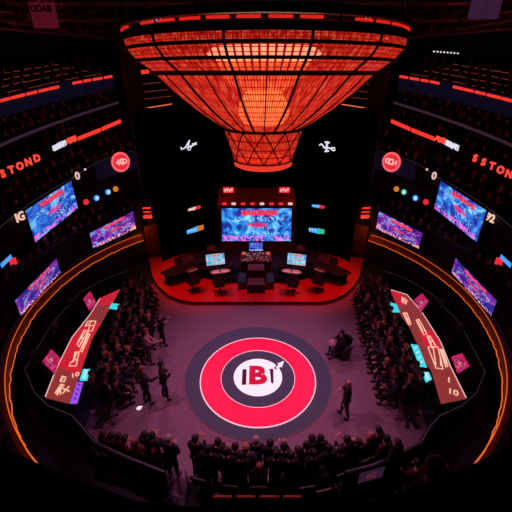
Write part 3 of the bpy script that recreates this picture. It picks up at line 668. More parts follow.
for nm, B in booths.items():
    s = -1 if nm == 'left' else 1; po = B['out'][::-1] if True else 0
    t = empty('caster_table', atz(*B['inn'][3], 0), 'long curved glowing brick red table of the '+nm+' side booth', 'table')
    top = B['out']+B['inn'][::-1]
    slab('tabletop', top, .80, .86, M_table, t)
    # pedestal slightly inside the top
    ps = poly3(top, .8); c = sum(ps, Vector())/len(ps); o = MB(); o.prism([((p.x-c.x)*.9+c.x, (p.y-c.y)*.95+c.y) for p in ps], 0.0, .795); local(o.build('pedestal', M_black, t), t)
    for k, pn in enumerate((B['tip'], B['red'])): panel('lit_panel', pn, .875, M_tablered, t, .01)
    for j, mk in enumerate(B['marks']):
        ps = [p+Vector((0, 0, .0)) for p in poly3(mk, .885)]; o = MB(); o.tube(ps, .02, 4, closed=True)
        c_ = sum(ps, Vector())/len(ps)
        for i in range(2): a_, b_ = ps[i].lerp(ps[i+1], .5), ps[-1-i].lerp(c_, .3); o.bar(a_, b_, .02, 4)
        if j % 2: o.bar(ps[0].lerp(ps[-1], .5), ps[1].lerp(ps[2], .5), .03, 4)
        local(o.build('lit_mark', M_cream, t), t)
    for tx_, x, y, sz in B['text']: local(text(tx_, sz, atz(x, y, .885), (1, .5*s*-1, 0), (-.5*s*-1, 1, 0), M_cream, t, 'lettering', .004, .005), t)
    # edge glow line
    local(MB().tube([p+Vector((0, 0, .02)) for p in poly3(B['out'], .86)], .018, 5).build('edge_light', M_paleled, t), t)
    cx = 1 if s < 0 else -1
    for k, (pn, m) in enumerate(B['cy']):
        t2 = empty('strip_screen', atz(*pn[0], .7), ['small cyan', 'cyan', 'violet' if s < 0 else 'lowest cyan'][k]+' screen slanting on the crowd side of the '+nm+' booth table, '+['far end', 'middle', 'near end'][k], 'screen')
        panel('display', pn, .95, m, t2, .04, [.05, -.02, -.02, .05])
        qs = [atz(x, y, .95) for x, y in pn]; c = sum(qs, Vector())/4
        local(MB().bar((c.x, c.y, 0.012), (c.x, c.y, .88), .04).build('post', M_metal, t2), t2)
        if k:
            o = MB(); 
            for j in range(4):
                q = atz(*[(pn[0][i]+pn[1][i])/2*(1-(j+.6)/4.6)+(pn[3][i]+pn[2][i])/2*((j+.6)/4.6) for i in (0, 1)], 1.0); o.box(q, (.16, .03, .012), rz=.6*s)
            local(o.build('lettering', M_whiteled if m is M_cyan else M_edge, t2), t2)
    for k, pn in enumerate(B['mon']):
        zc = 1.2; dz = [.25, .25, -.05, -.05] if s < 0 and k == 0 else [.2, .1, -.1, 0]
        ps = [atz(x, y, zc+.05) for x, y in pn]; c = sum(ps, Vector())/4
        t2 = empty('booth_monitor', (c.x, c.y, 0), 'pink lit monitor at the '+('far' if k == 0 else 'near')+' end of the '+nm+' booth, behind the table', 'monitor')
        # upright panel tilted back, facing the table
        order = ps; ups = sorted(range(4), key=lambda i: abs(order[i].x), reverse=True)[:2]
        ps = [p+Vector((0, 0, .22 if i in ups else -.12)) for i, p in enumerate(ps)]
        ps = [Vector((atz(*pn[i], p.z))) for i, p in enumerate(ps)]
        a = ps; n = (a[1]-a[0]).cross(a[3]-a[0])
        if n.z < 0: a = [ps[1], ps[0], ps[3], ps[2]]
        local(quad('display', *a, SC_m, t2, .05), t2)
        c = sum(ps, Vector())/4
        local(MB().bar((c.x, c.y, .04), (c.x, c.y, c.z-.1), .035).build('stand', M_metal, t2), t2); local(MB().lathe([(0, .0), (.2, .0), (.18, .04), (0, .05)], (c.x, c.y, .0), 16).build('base', M_metal, t2), t2)
    # booth wall and barrier: a dark waist-high parapet with a pale edge
    wp = poly3(B['wall'], 1.02)
    t = empty('booth_barrier', (wp[0].x, wp[0].y, 0), 'waist high dark barrier sweeping round the '+nm+' booth to the front crowd', 'barrier')
    o = MB(); n = len(wp); V = []
    for i, p in enumerate(wp):
        d = (wp[min(i+1, n-1)]-wp[max(i-1, 0)]).normalized(); q = d.cross(Vector((0, 0, 1)))*.05
        V += [(p.x-q.x, p.y-q.y, 0), (p.x+q.x, p.y+q.y, 0), (p.x+q.x, p.y+q.y, 1.02), (p.x-q.x, p.y-q.y, 1.02)]
    o.add(V, [(i*4+k, i*4+(k+1) % 4, i*4+4+(k+1) % 4, i*4+4+k) for i in range(n-1) for k in range(4)]+[(3, 2, 1, 0), (n*4-4, n*4-3, n*4-2, n*4-1)])
    local(o.build('parapet', M_black, t), t); local(MB().tube([p+Vector((0, 0, .03)) for p in wp], .012, 5).build('top_rail', M_edge, t), t)
    q = [p+Vector((0, 0, .02)) for p in wp[-4 if s > 0 else -3:]]; o = MB(); o.tube(q, .05, 6); local(o.build('top_rail', mat('slate_rail', (.06, .075, .13), .5), t), t)
    # rope posts beside the barrier end
    e_ = wp[-1]
    for k in range(3):
        x = e_.x+(.12+.2*k)*(1 if s < 0 else -1); y = e_.y-.02+.06*k; o = MB(); o.bar((x, y, 0), (x, y, 1.0), .015); o.lathe([(0, 0), (.06, 0), (.05, .02), (0, .03)], (x, y, 0), 12)
        tag(o.build('barrier_post', M_grey), 'thin pale post at the end of the '+nm+' front barrier, '+('nearest the barrier', 'middle one', 'nearest the front crowd')[k], 'post', 'thin posts at the end of the '+nm+' barrier')
    # office chairs behind the table
    B['mid'] = [(Vector((p.x, p.y, 0))) for p in poly3(B['out'], 0.5)]
# emblem on the right barrier
p0, p1 = atz(357, 474, .75), atz(382, 467, .75); d = (p1-p0).normalized()
t = empty('barrier_poster', p0, 'dim purple poster with a round letter mark on the front barrier at right', 'poster')
nn = Vector((d.y, -d.x, 0)); q = [p0+nn*.1-Vector((0, 0, .3)), p1+nn*.1-Vector((0, 0, .3)), p1+nn*.1+Vector((0, 0, .2)), p0+nn*.1+Vector((0, 0, .2))]
local(quad('sheet', *q, M_banner_p, t, .01), t); local(text('IC', .3, (p0+p1)/2+nn*.12-Vector((0, 0, .05)), d, (0, 0, 1), M_bink2, t, 'lettering', .004, .01), t)

# ------------------------------------------------------------ chairs
def make_chair(name, label, group, loc=(0, 0, 0), rz=0, top=M_chair):
    t = empty(name, loc, label, 'chair', group, rz)
    MB().box((0, 0, .45), (.46, .44, .06)).build('seat', M_chair, t)
    o = MB(); o.add([(-.22, -.24, .52), (.22, -.24, .52), (.23, -.30, .88), (-.23, -.30, .88), (-.22, -.20, .52), (.22, -.20, .52), (.23, -.25, .88), (-.23, -.25, .88)], [(0, 1, 2, 3), (7, 6, 5, 4), (0, 4, 5, 1), (1, 5, 6, 2), (2, 6, 7, 3), (3, 7, 4, 0)])
    o.build('backrest', M_chair, t)
    MB().tube([(-.235, -.28, .86), (-.15, -.30, .90), (.15, -.30, .90), (.235, -.28, .86)], .045, 6).build('top_cushion', top, t)
    for x in (-.2, .2):
        for y in (-.2, .2): MB().bar((x, y, .42), (x*1.1, y*1.1, 0), .018).build('leg', M_metal, t)
    MB().bar((-.2, -.2, .45), (-.21, -.24, .55), .018).build('back_post', M_metal, t); MB().bar((.2, -.2, .45), (.21, -.24, .55), .018).build('back_post', M_metal, t)
    return t
def copy_tree(o, loc=None, rz=None, label=None, group=None, parent=None):
    c = o.copy(); COL.objects.link(c); c.parent = parent
    if loc is not None: c.location = loc
    if rz is not None: c.rotation_euler.z = rz
    if label: c['label'] = label
    if group: c['group'] = group
    for ch_ in o.children: copy_tree(ch_, parent=c)
    return c
def make_office(label, group, loc, rz):
    t = empty('office_chair', loc, label, 'chair', group, rz); t.scale = (1.18,)*3
    o = MB(); o.box((0, 0, .48), (.48, .48, .09)); ob = o.build('seat', M_chair, t); bv = ob.modifiers.new('b', 'BEVEL'); bv.width = .03; bv.segments = 2
    o = MB(); n = 7; V = []
    for i in range(n):
        a = R_(-50+100*i/(n-1)); hgt = 1.18-.12*(abs(i-3)/3)**2
        for z_, k in ((.56, 1), (hgt, .92)):
            for r in (.27, .33): V.append((r*k*math.sin(a), .05-r*math.cos(a)*(1+.15*(z_-.5)), z_))
    o.add(V, [f for i in range(n-1) for f in ((i*4, i*4+4, i*4+6, i*4+2), (i*4+1, i*4+3, i*4+7, i*4+5), (i*4+2, i*4+6, i*4+7, i*4+3), (i*4, i*4+1, i*4+5, i*4+4))]+[(0, 2, 3, 1), ((n-1)*4, (n-1)*4+1, (n-1)*4+3, (n-1)*4+2)])
    o.build('backrest', M_chair, t)
    for x in (-.27, .27): MB().box((x, .02, .68), (.05, .28, .04)).bar((x, .0, .5), (x, .0, .68), .015).build('armrest', M_chair, t)
    MB().bar((0, 0, .1), (0, 0, .44), .03).build('column', M_metal, t)
    o = MB()
    for k in range(5):
        a = k*2*math.pi/5; o.bar((0, 0, .1), (.27*math.cos(a), .27*math.sin(a), .07), .02)
    o.build('base', M_metal, t)
    for k in range(5):
        a = k*2*math.pi/5; MB().bar((.27*math.cos(a), .27*math.sin(a)-.015, .035), (.27*math.cos(a), .27*math.sin(a)+.015, .035), .034, 8).build('castor', M_chair, t)
    return t
# ------------------------------------------------------------ stage desks
def desk_curved(name, label, c, ang, w_, dep, h, m=M_black):
    t = empty(name, c, label, 'desk', None, ang); n = 10; V = []
    for i in range(n+1):
        a = R_(-55+110*i/n)
        V += [(w_*.62*math.sin(a), .25-w_*.55*math.cos(a)*.0-(.28*math.cos(a)), 0), (w_*.75*math.sin(a), .3+dep*.55*math.cos(a), 0)]
    out_ = [Vector(V[2*i]) for i in range(n+1)]+[Vector(V[2*i+1]) for i in range(n, -1, -1)]
    MB().prism([(p.x, p.y) for p in out_], h-.05, h).build('desktop', m, t)
    MB().prism([(p.x*.86, p.y*.86+.06) for p in out_[n+1:]]+[(p.x*.8, p.y*.8+.03) for p in reversed(out_[n+1:])], 0.0, h-.055).build('front_panel', m, t)
    return t
def monitor(loc, rz, w_, h, m, label, tilt=.2, zb=.78):
    t = empty('monitor', loc, label, 'monitor', None, rz); T = Vector((0, math.sin(tilt)*h, math.cos(tilt)*h))
    a = Vector((-w_/2, 0, .12)); b_ = Vector((w_/2, 0, .12))
    quad('display', a, b_, b_+T, a+T, m, t, .04)
    frame_quad((a, b_, b_+T, a+T), .02, .05, parent=t)
    MB().bar((0, .1, 0), (0, .1, .3), .025).lathe([(0, 0), (.14, 0), (.12, .02), (0, .02)], (0, .1, 0), 14).build('stand', M_metal, t)
    return t
def keypanel(loc, rz, w_, label, a, b_):
    t = empty('control_panel', loc, label, 'control panel', None, rz)
    pts = [(w_/2*math.cos(k*2*math.pi/28), .27*math.sin(k*2*math.pi/28)) for k in range(28)]
    MB().prism(pts, 0, .03).build('base', M_grey, t)
    for sx in (-1, 1):
        MB().prism([(sx*.06, -.19), (sx*.3*w_, -.17), (sx*.42*w_, 0), (sx*.3*w_, .17), (sx*.06, .16)][::sx], .03, .04).build('lit_field', a, t)
    o = MB()
    for k in range(9): o.box((-w_*.36+k*w_*.09, -.115+.02*((k % 3)-1), .045), (.05, .02, .02))
    o.build('keys', b_, t); return t
M_pinkpad = mat('pink_lit_pad', (.3, .08, .12), .4, emis=(.7, .12, .18), es=.5, noise=.6, scale=8)
for s, nm in ((-1, 'left'), (1, 'right')):
    fx = lambda x: x if s < 0 else 512-x
    dc = atz(fx(218), 268, .95); c = Vector((dc.x, dc.y, SZ)); ang = R_(14)*-s
    desk_curved('gaming_desk', 'black curved gaming desk with lit screen, inner '+nm+' of the stage', c, ang, 1.75, 1.1, .75)
    q = Matrix.Rotation(ang, 3, 'Z')
    p = atz(fx(216), 266, 1.0); monitor((p.x, p.y, SZ+.75), ang, 1.02, .62, SC_s, 'bright pale blue and red monitor on the inner '+nm+' gaming desk', .3)
    p = atz(fx(220.5), 271.5, .97); keypanel((p.x, p.y, SZ+.752), ang, 1.2, 'oval pink lit control panel on the inner '+nm+' gaming desk', M_pinkpad, M_paleled)
    p = atz(fx(219), 286, SZ+.45); 
    make_office('black office chair in front of the inner '+nm+' gaming desk', None, (p.x, p.y, SZ), ang)
    dc = atz(fx(190), 270, .95); c = Vector((dc.x, dc.y, SZ)); ang = R_(38)*-s
    desk_curved('gaming_desk', 'unlit black curved gaming desk at the outer '+nm+' of the stage', c, ang, 2.3, 1.3, .75)
    p = atz(fx(189), 264, 1.0); monitor((p.x, p.y, SZ+.75), ang, .7, .4, M_grey, 'dark switched off monitor on the outer '+nm+' gaming desk', .3)
    p = atz(fx(192), 270, .97); keypanel((p.x, p.y, SZ+.752), ang, .7, 'small dim amber control panel on the outer '+nm+' gaming desk', M_grey, mat('dim_amber_keys', (.3, .1, .05), .5, emis=(.9, .25, .12), es=.5))
    p = atz(fx(193), 284, SZ+.45); make_office('black office chair at the outer '+nm+' gaming desk', None, (p.x, p.y, SZ), ang)
    # low round speaker pods by the screen
    p = atz(fx(212), 247, .4); o = MB(); o.lathe([(0, 0), (.34, 0), (.38, .1), (.3, .28), (.12, .34), (0, .34)], (0, 0, 0), 24)
    o = o.build('floor_speaker', M_grey, None, True); o.location = (p.x, p.y, SZ); tag(o, 'low dark round floor speaker '+nm+' of the stage screen foot', 'speaker')
# dark semicircular platform behind the desks
MB().prism([(5.1*math.cos(R_(a)), 19.3-2.9*math.sin(R_(a))) for a in range(0, 181, 6)]+[(-3.7, 20.4), (-2.2, 21.0), (2.2, 21.0), (3.7, 20.4)], SZ-.02, SZ+.06).build('stage_riser', M_black)
tag(bpy.data.objects['stage_riser'], 'low black half round platform in front of the stage screen', 'platform')
# centre console
t = empty('mixing_console', (0, 17.9, SZ+.06), 'black centre mixing console covered in small lit knobs', 'console')
MB().box((0, 0, .38), (1.7, .8, .76)).build('cabinet', M_black, t)
o = MB(); o.add([(-.9, -.45, .76), (.9, -.45, .76), (.9, .4, .95), (-.9, .4, .95), (-.9, -.45, .70), (.9, -.45, .70), (.9, .4, .7), (-.9, .4, .7)], [(0, 1, 2, 3), (7, 6, 5, 4), (0, 4, 5, 1), (1, 5, 6, 2), (2, 6, 7, 3), (3, 7, 4, 0)]); o.build('desktop', M_grey, t)
for gx, m in ((0, M_whiteled), (1, M_metal), (2, M_paleled)):
    o = MB()
    for k in range(34): x, y = random.uniform(-.8, .8), random.uniform(-.4, .3); o.box((x, y, .78+(y+.45)*.224), (.05, .03, .04), rz=random.random())
    o = o.build('knobs', mat('dim_knob_led', (.2, .2, .25), .4, emis=(.6, .5, .7), es=.35) if gx == 0 else m if gx == 1 else mat('dim_knob_red', (.2, .1, .1), .4, emis=(.7, .2, .2), es=.3), t); o['kind'] = 'stuff'
for x, nm in ((-.72, 'left'), (.72, 'right')):
    p = atz(256+x*26, 256.5, 1.15); o = MB(); o.lathe([(0, 0), (.1, 0), (.09, .12), (.0, .16)], (0, 0, 0), 12); o = o.build('desk_lamp', mat('dim_amber_lamp_'+nm, (.3, .1, .05), .5, emis=(1, .2, .1), es=.5)); o.location = (x*.98, 18.1, SZ+.06+.89); tag(o, 'small dim amber lamp at the '+nm+' end of the centre console', 'lamp')
SC_n = screen_mat('screen_art_small', 21, (.01, .02, .3), (.05, .15, .8), (.3, .5, 1), (.1, .1, .9), .9, (.1, .2, .9), (.6, .8, 1))
monitor((0, 18.45, SZ+.06+.0), 0, .8, .5, SC_n, 'small blue monitor behind the centre console', .2)
bpy.data.objects['monitor'].name = 'monitor'
for o in [x for x in bpy.data.objects if x.get('label') == 'small blue monitor behind the centre console']: o.location.z = SZ+.06; [setattr(c_, 'location', (0, 0, .82)) for c_ in o.children if not c_.name.startswith('stand')]
for o in [x for x in bpy.data.objects if x.name.startswith('stand') and x.parent and x.parent.get('label') == 'small blue monitor behind the centre console']: o.scale.z = 3.6
for y, z1, lb in ((16.75, .85, 'tall dark grey equipment case right in front of the centre console'), (15.75, .55, 'low black equipment case with a pale lid edge nearest the stage front')):
    t = empty('equipment_case', (0, y, SZ), lb, 'case'); o = MB(); o.box((0, 0, z1/2), (.88, .62, z1)); o.build('body', M_black, t)
    MB().box((0, 0, z1+.02), (.90, .64, .03)).build('lid', M_grey, t); MB().bar((-.45, -.325, z1), (.45, -.325, z1), .018).build('edge_trim', mat('pale_metal', (.5, .5, .6), .3, .5), t)
    for x in (-.45, .45): MB().bar((x, -.32, 0), (x, -.32, z1), .018).build('corner_post', M_metal, t)
for s, nm in ((-1, 'left'), (1, 'right')):
    t = empty('side_rack', (s*.75, 16.35, SZ), 'black slanted speaker wedge on the '+nm+' side of the equipment cases', 'speaker')
    MB().prism([(-.22, -.6), (.22, -.5), (.18, .5), (-.18, .5)], 0, .45).build('body', M_chair, t); MB().bar((-.2, -.62, .02), (-.15, -.1, .5), .012).build('handle', M_metal, t)

# ------------------------------------------------------------ people
M_skin = [mat('skin_light', (.62, .36, .28), .55, noise=.05), mat('skin_mid', (.42, .22, .15), .55, noise=.05), mat('skin_dark', (.2, .1, .07), .55, noise=.05)]
M_hair = [mat('hair_black', (.01, .008, .01), .5), mat('hair_brown', (.06, .025, .015), .5), mat('hair_red', (.28, .08, .05), .5), mat('hair_grey', (.42, .38, .40), .6), mat('hair_blond', (.4, .22, .1), .6)]
M_eye = mat('eye_dark', (.02, .015, .015), .2); M_lip = mat('lip', (.35, .1, .1), .5)
M_suit = [mat('black_cloth', (.010, .010, .014), .8), mat('charcoal_cloth', (.025, .022, .03), .8), mat('navy_cloth', (.015, .018, .05), .8), mat('maroon_cloth', (.08, .012, .02), .8), mat('pale_pink_cloth', (.45, .30, .33), .8), mat('blue_cloth', (.03, .05, .2), .8), mat('grey_cloth', (.10, .09, .12), .8)]
M_shoe = mat('black_shoe', (.01, .01, .012), .3)
def skin(verts, edges, rad, root=0, sub=1):
    me = bpy.data.meshes.new('s'); me.from_pydata(verts, edges, []); o = bpy.data.objects.new('s', me); COL.objects.link(o)
    m = o.modifiers.new('k', 'SKIN'); m.use_smooth_shade = True
    for i, sv in enumerate(me.skin_vertices[0].data): sv.radius = (rad[i], rad[i]) if not isinstance(rad[i], tuple) else rad[i]; sv.use_root = (i == root)
    if sub: o.modifiers.new('b', 'SUBSURF').levels = sub
    bpy.context.view_layer.update(); dg = bpy.context.evaluated_depsgraph_get()
    r = bpy.data.meshes.new_from_object(o.evaluated_get(dg)); bpy.data.objects.remove(o); return r
def joinm(parts, name):
    """parts: (mesh, material) -> one mesh, one slot per material"""
    bm = bmesh.new(); ms = []
    for me, m in parts:
        if m not in ms: ms.append(m)
        n0 = len(bm.faces); bm.from_mesh(me); bm.faces.ensure_lookup_table()
        for f in bm.faces[n0:]: f.material_index = ms.index(m); f.smooth = True
    r = bpy.data.meshes.new(name); bm.to_mesh(r); bm.free()
    for m in ms: r.materials.append(m)
    return r
def ball(c, r, sub=2, cut=None):
    bm = bmesh.new(); bmesh.ops.create_icosphere(bm, subdivisions=sub, radius=1)
    if cut: bmesh.ops.delete(bm, geom=[v for v in bm.verts if cut(v.co)], context='VERTS')
    for v in bm.verts: v.co = Vector((v.co.x*r[0]+c[0], v.co.y*r[1]+c[1], v.co.z*r[2]+c[2]))
    me = bpy.data.meshes.new('b'); bm.to_mesh(me); bm.free(); return me
def pose(kind='stand', arms=('down', 'down'), lean=0., turn=0., stride=0.):
    J = {}; V = Vector
    if kind == 'stand': pz = .95; sit = False
    else: pz = .52; sit = True
    J['pel'] = V((0, 0, pz)); up = V((0, math.sin(lean), math.cos(lean)))
    J['wai'] = J['pel']+up*.15; J['che'] = J['pel']+up*.36; J['nec'] = J['pel']+up*.53
    hd = (up+V((0, math.sin(lean)*.3+.06, .2))).normalized(); J['jaw'] = J['nec']+hd*.09; J['sku'] = J['nec']+hd*.20
    for s, n in ((-1, 'l'), (1, 'r')):
        J['sho'+n] = J['nec']+V((s*.19, 0, 0))-up*.07; a = arms[0 if s < 0 else 1]
        S0 = J['sho'+n]
        if a == 'down': e, w_ = V((s*.06, -.03, -.29)), V((s*.05, .06, -.55))
        elif a == 'knee': e, w_ = V((s*.05, .08, -.27)), V((-s*.02, .30, -.36))
        elif a == 'phone': e, w_ = V((s*.05, .10, -.26)), V((-s*.08, .30, -.10))
        elif a == 'chin': e, w_ = V((s*.02, .18, -.25)), V((-s*.13, .17, .0))
        elif a == 'cross': e, w_ = V((s*.07, .03, -.28)), V((-s*.12, .20, -.22))
        elif a == 'hip': e, w_ = V((s*.2, -.08, -.22)), V((s*.06, .05, -.42))
        elif a == 'up': e, w_ = V((s*.16, .12, -.02)), V((s*.08, .22, .2))
        elif a == 'point': e, w_ = V((s*.12, .2, -.15)), V((s*.05, .46, -.12))
        J['elb'+n] = S0+e; J['wri'+n] = S0+w_
        d = (J['wri'+n]-J['elb'+n]).normalized(); J['pal'+n] = J['wri'+n]+d*.06
        J['hip'+n] = J['pel']+V((s*.09, 0, -.04))
        if sit: J['kne'+n] = J['pel']+V((s*.14, .44, .0)); J['ank'+n] = V((s*.13, .46, .09))
        else:
            st_ = stride*s; J['kne'+n] = V((s*.10, .03+st_*.5, .50)); J['ank'+n] = V((s*.11, -.02+st_, .09))
        J['toe'+n] = J['ank'+n]+V((s*.03, .16, -.055))
    return J
def person_parts(J, skinm, hair, jacket, trouser, female=False, bald=False, phone=False):
    P_ = {}
    seq = ['pel', 'wai', 'che', 'nec', 'jaw', 'sku', 'shol', 'elbl', 'wril', 'pall', 'shor', 'elbr', 'wrir', 'palr', 'hipl', 'knel', 'ankl', 'toel', 'hipr', 'kner', 'ankr', 'toer']
    E_ = [(0, 1), (1, 2), (2, 3), (3, 4), (4, 5), (2, 6), (6, 7), (7, 8), (8, 9), (2, 10), (10, 11), (11, 12), (12, 13), (0, 14), (14, 15), (15, 16), (16, 17), (0, 18), (18, 19), (19, 20), (20, 21)]
    Rd = [.12, .105, .13, .05, .068, .092, .055, .042, .028, .034, .055, .042, .028, .034, .085, .058, .036, .022, .085, .058, .036, .022]
    body = skin([J[n] for n in seq], E_, Rd)
    bits = [(body, skinm)]
    f = (J['sku']-J['jaw']).normalized(); fw = Vector((0, 1, 0)); fw = (fw-f*fw.dot(f)).normalized(); ctr = J['jaw'].lerp(J['sku'], .6)
    bits.append((ball(ctr+fw*.098-f*.01, (.013, .02, .02), 1), skinm))
    for s in (-1, 1):
        bits.append((ball(ctr+fw*.083+Vector((s*.032, 0, 0))+f*.02, (.012, .01, .008), 1), M_eye)); bits.append((ball(ctr+Vector((s*.088, 0, 0)), (.012, .022, .03), 1), skinm))
    bits.append((ball(ctr+fw*.08-f*.045, (.026, .012, .007), 1), M_lip))
    # hands
    for s, n in ((-1, 'l'), (1, 'r')):
        w0, p0 = J['wri'+n], J['pal'+n]; d = (p0-w0).normalized(); side = d.cross(Vector((0, 0, 1)))
        side = side.normalized() if side.length > .1 else Vector((0, 1, 0)); nrm = side.cross(d); nrm = -nrm if nrm.z > 0 else nrm
        vs, es, rs = [], [], []
        for i, (o_, ln) in enumerate(((-.028, .055), (-.009, .068), (.010, .063), (.028, .050))):
            b0 = p0+side*o_; b = len(vs); vs += [b0, b0+d*.045, b0+d*(.045+ln*.5)+nrm*.012, b0+d*(.04+ln*.85)+nrm*.035]; es += [(b, b+1), (b+1, b+2), (b+2, b+3)]; rs += [.011, .010, .009, .008]
        b = len(vs); t0 = w0+d*.03; th = -s*1.; vs += [t0, t0+side*th*.04+d*.02+nrm*.01, t0+side*th*.055+d*.055+nrm*.02]; es += [(b, b+1), (b+1, b+2)]; rs += [.013, .011, .009]
        for q in range(5):
            a, c = (q*4, q*4+4) if q < 4 else (16, 19)
            bits.append((skin([vs[i] for i in range(a, c)], [(i, i+1) for i in range(c-a-1)], rs[a:c], 0, 0), skinm))
    P_['body'] = joinm(bits, 'person')
    q = ['pel', 'wai', 'che', 'nec', 'shol', 'elbl', 'wril', 'shor', 'elbr', 'wrir']; nb = J['nec']-(J['nec']-J['che'])*.22
    pts = [J[n] for n in q]; pts[0] = J['pel']-Vector((0, 0, .05)); pts[3] = nb
    for k_, e_ in ((6, 5), (9, 8)): pts[k_] = pts[k_].lerp(pts[e_], .06)
    wd = 1.0 if not female else .92
    P_['jacket'] = joinm([(skin(pts, [(0, 1), (1, 2), (2, 3), (2, 4), (4, 5), (5, 6), (2, 7), (7, 8), (8, 9)], [.17*wd, .155*wd, .18*wd, .078, .088*wd, .068, .05, .088*wd, .068, .05]), jacket)], 'jacket')
    q = ['pel', 'hipl', 'knel', 'ankl', 'hipr', 'kner', 'ankr']
    P_['trousers'] = joinm([(skin([J[n] for n in q], [(0, 1), (1, 2), (2, 3), (0, 4), (4, 5), (5, 6)], [.13, .10, .073, .055, .10, .073, .055]), trouser)], 'trousers')
    for n in 'lr':
        P_['shoe'+n] = joinm([(skin([J['ank'+n]+Vector((0, -.03, -.045)), J['ank'+n]+Vector((0, .05, -.045)), J['toe'+n]+Vector((0, .0, .008))], [(0, 1), (1, 2)], [.056, .058, .050]), M_shoe)], 'shoe')
    if not bald:
        hc = ctr+f*.03-fw*.012; lowc = (-1. if female else -.55)
        P_['hair'] = joinm([(ball(hc, (.106, .112, .118 if not female else .13), 3, lambda c: (c.y > .15 and c.z < .25) or c.z < lowc), hair)], 'hair')
    if phone:
        c = (J['wril']+J['wrir'])/2+Vector((0, .08, .03)); me = MB().box(c, (.08, .012, .15)); P_['_phone'] = (me, c)
    return P_
def place_person(J, loc, rz, label, sk, hr, jk, tr_, scale=1., group=None, **kw):
    pp = person_parts(J, M_skin[sk], M_hair[hr], M_suit[jk], M_suit[tr_], **kw)
    o = bpy.data.objects.new('person', pp['body']); link(o); o.location = loc; o.rotation_euler.z = rz; o.scale = (scale,)*3; tag(o, label, 'person', group)
    for k, v in pp.items():
        if k in ('body', '_phone'): continue
        link(bpy.data.objects.new('shoe' if k.startswith('shoe') else k, v), o)
    return o
def face_to(p, tx_, ty_): return math.atan2(ty_-p[1], tx_-p[0])-math.pi/2
FZ = .0
tag(MB().prism([(-1.95, 4.75), (2.1, 4.75), (2.1, 5.9), (-1.95, 5.9)], .013, .10).build('seating_platform', M_black), 'low black platform under the seated front row', 'platform')
# people standing and sitting on the arena floor
p = atz(344, 416, .012); place_person(pose('stand', ('down', 'cross'), .05, 0, .12), p, R_(75), 'person in a dark suit standing alone on the carpet right of the round mat', 0, 2, 0, 0, 1.0, bald=True)
p = atz(342, 356, .012); p = Vector((3.55, 11.1, .012))
ac = empty('tub_chair', p, 'black rounded tub chair on the carpet at the upper right of the mat', 'chair', None, R_(100))
o = MB(); n = 12; V = []
for i in range(n+1):
    a = R_(-115+230*i/n)
    for z_, k_ in ((.1, .9), (.85-.25*(abs(i-6)/6)**2, 1.05)):
        for r in (.36, .44): V.append((r*k_*math.sin(a), -r*k_*math.cos(a), z_))
o.add(V, [f for i in range(n) for f in ((i*4, i*4+4, i*4+6, i*4+2), (i*4+1, i*4+3, i*4+7, i*4+5), (i*4+2, i*4+6, i*4+7, i*4+3), (i*4, i*4+1, i*4+5, i*4+4))]+[(0, 2, 3, 1), (n*4, n*4+1, n*4+3, n*4+2)])
o.build('shell', M_chair, ac); MB().prism([(.34*math.cos(k*math.pi/10), .34*math.sin(k*math.pi/10)) for k in range(20)], .3, .43).build('seat', M_chair, ac); MB().lathe([(0, 0), (.3, 0), (.26, .04), (.05, .08), (.05, .3), (0, .3)], (0, 0, 0), 20).build('base', M_metal, ac)
place_person(pose('sit', ('phone', 'cross'), .12), p, R_(100), 'person in dark clothes seated in the tub chair, holding papers', 0, 0, 0, 1, 1.0)
o = MB(); o.box((0, 0, 0), (.26, .34, .02)); o.box((.03, .02, .02), (.22, .3, .02), rz=.2); o = o.build('papers', mat('pinkish_paper', (.55, .3, .36), .8, noise=.5, scale=14)); o.location = p+Vector((-.42, -.02, .67)); tag(o, 'crumpled pinkish papers on the lap of the person in the tub chair', 'papers')
L4 = [((163, 345), ('phone', 'cross'), -70, 'person in a black suit standing at the top of the left floor group', 0, 1, 0, 0, {}, .05),
      ((153, 347), ('down', 'phone'), -100, 'person in black standing just behind the top of the left floor group', 0, 4, 0, 1, {}, .05),
      ((150, 363), ('cross', 'point'), -80, 'person with red hair and a pale pink top in the left floor group', 0, 2, 4, 6, dict(female=True), .1),
      ((148, 403), ('hip', 'point'), -60, 'person with red hair and dark jacket at the lower left of the floor group', 0, 2, 1, 0, {}, .04),
      ((166, 398), ('cross', 'phone'), -75, 'person in black with folded arms at the lower right of the floor group', 1, 0, 0, 0, {}, .04)]
for (x, y), ar, rz, lb, a, b_, c, d, kw, ln in L4:
    place_person(pose('stand', ar, ln, 0, .08), atz(x, y, .012), R_(rz), lb, a, b_, c, d, 1.0, **kw)
o = MB(); o.lathe([(0, 0), (.09, 0), (.05, .02), (0, .03)], (0, 0, 0), 10).box((.05, .03, .02), (.12, .04, .01), rz=.5); o = o.build('crumpled_tissue', M_white); o.location = atz(139, 408, .012); tag(o, 'small white crumpled scrap on the carpet beside the left audience block', 'paper scrap')
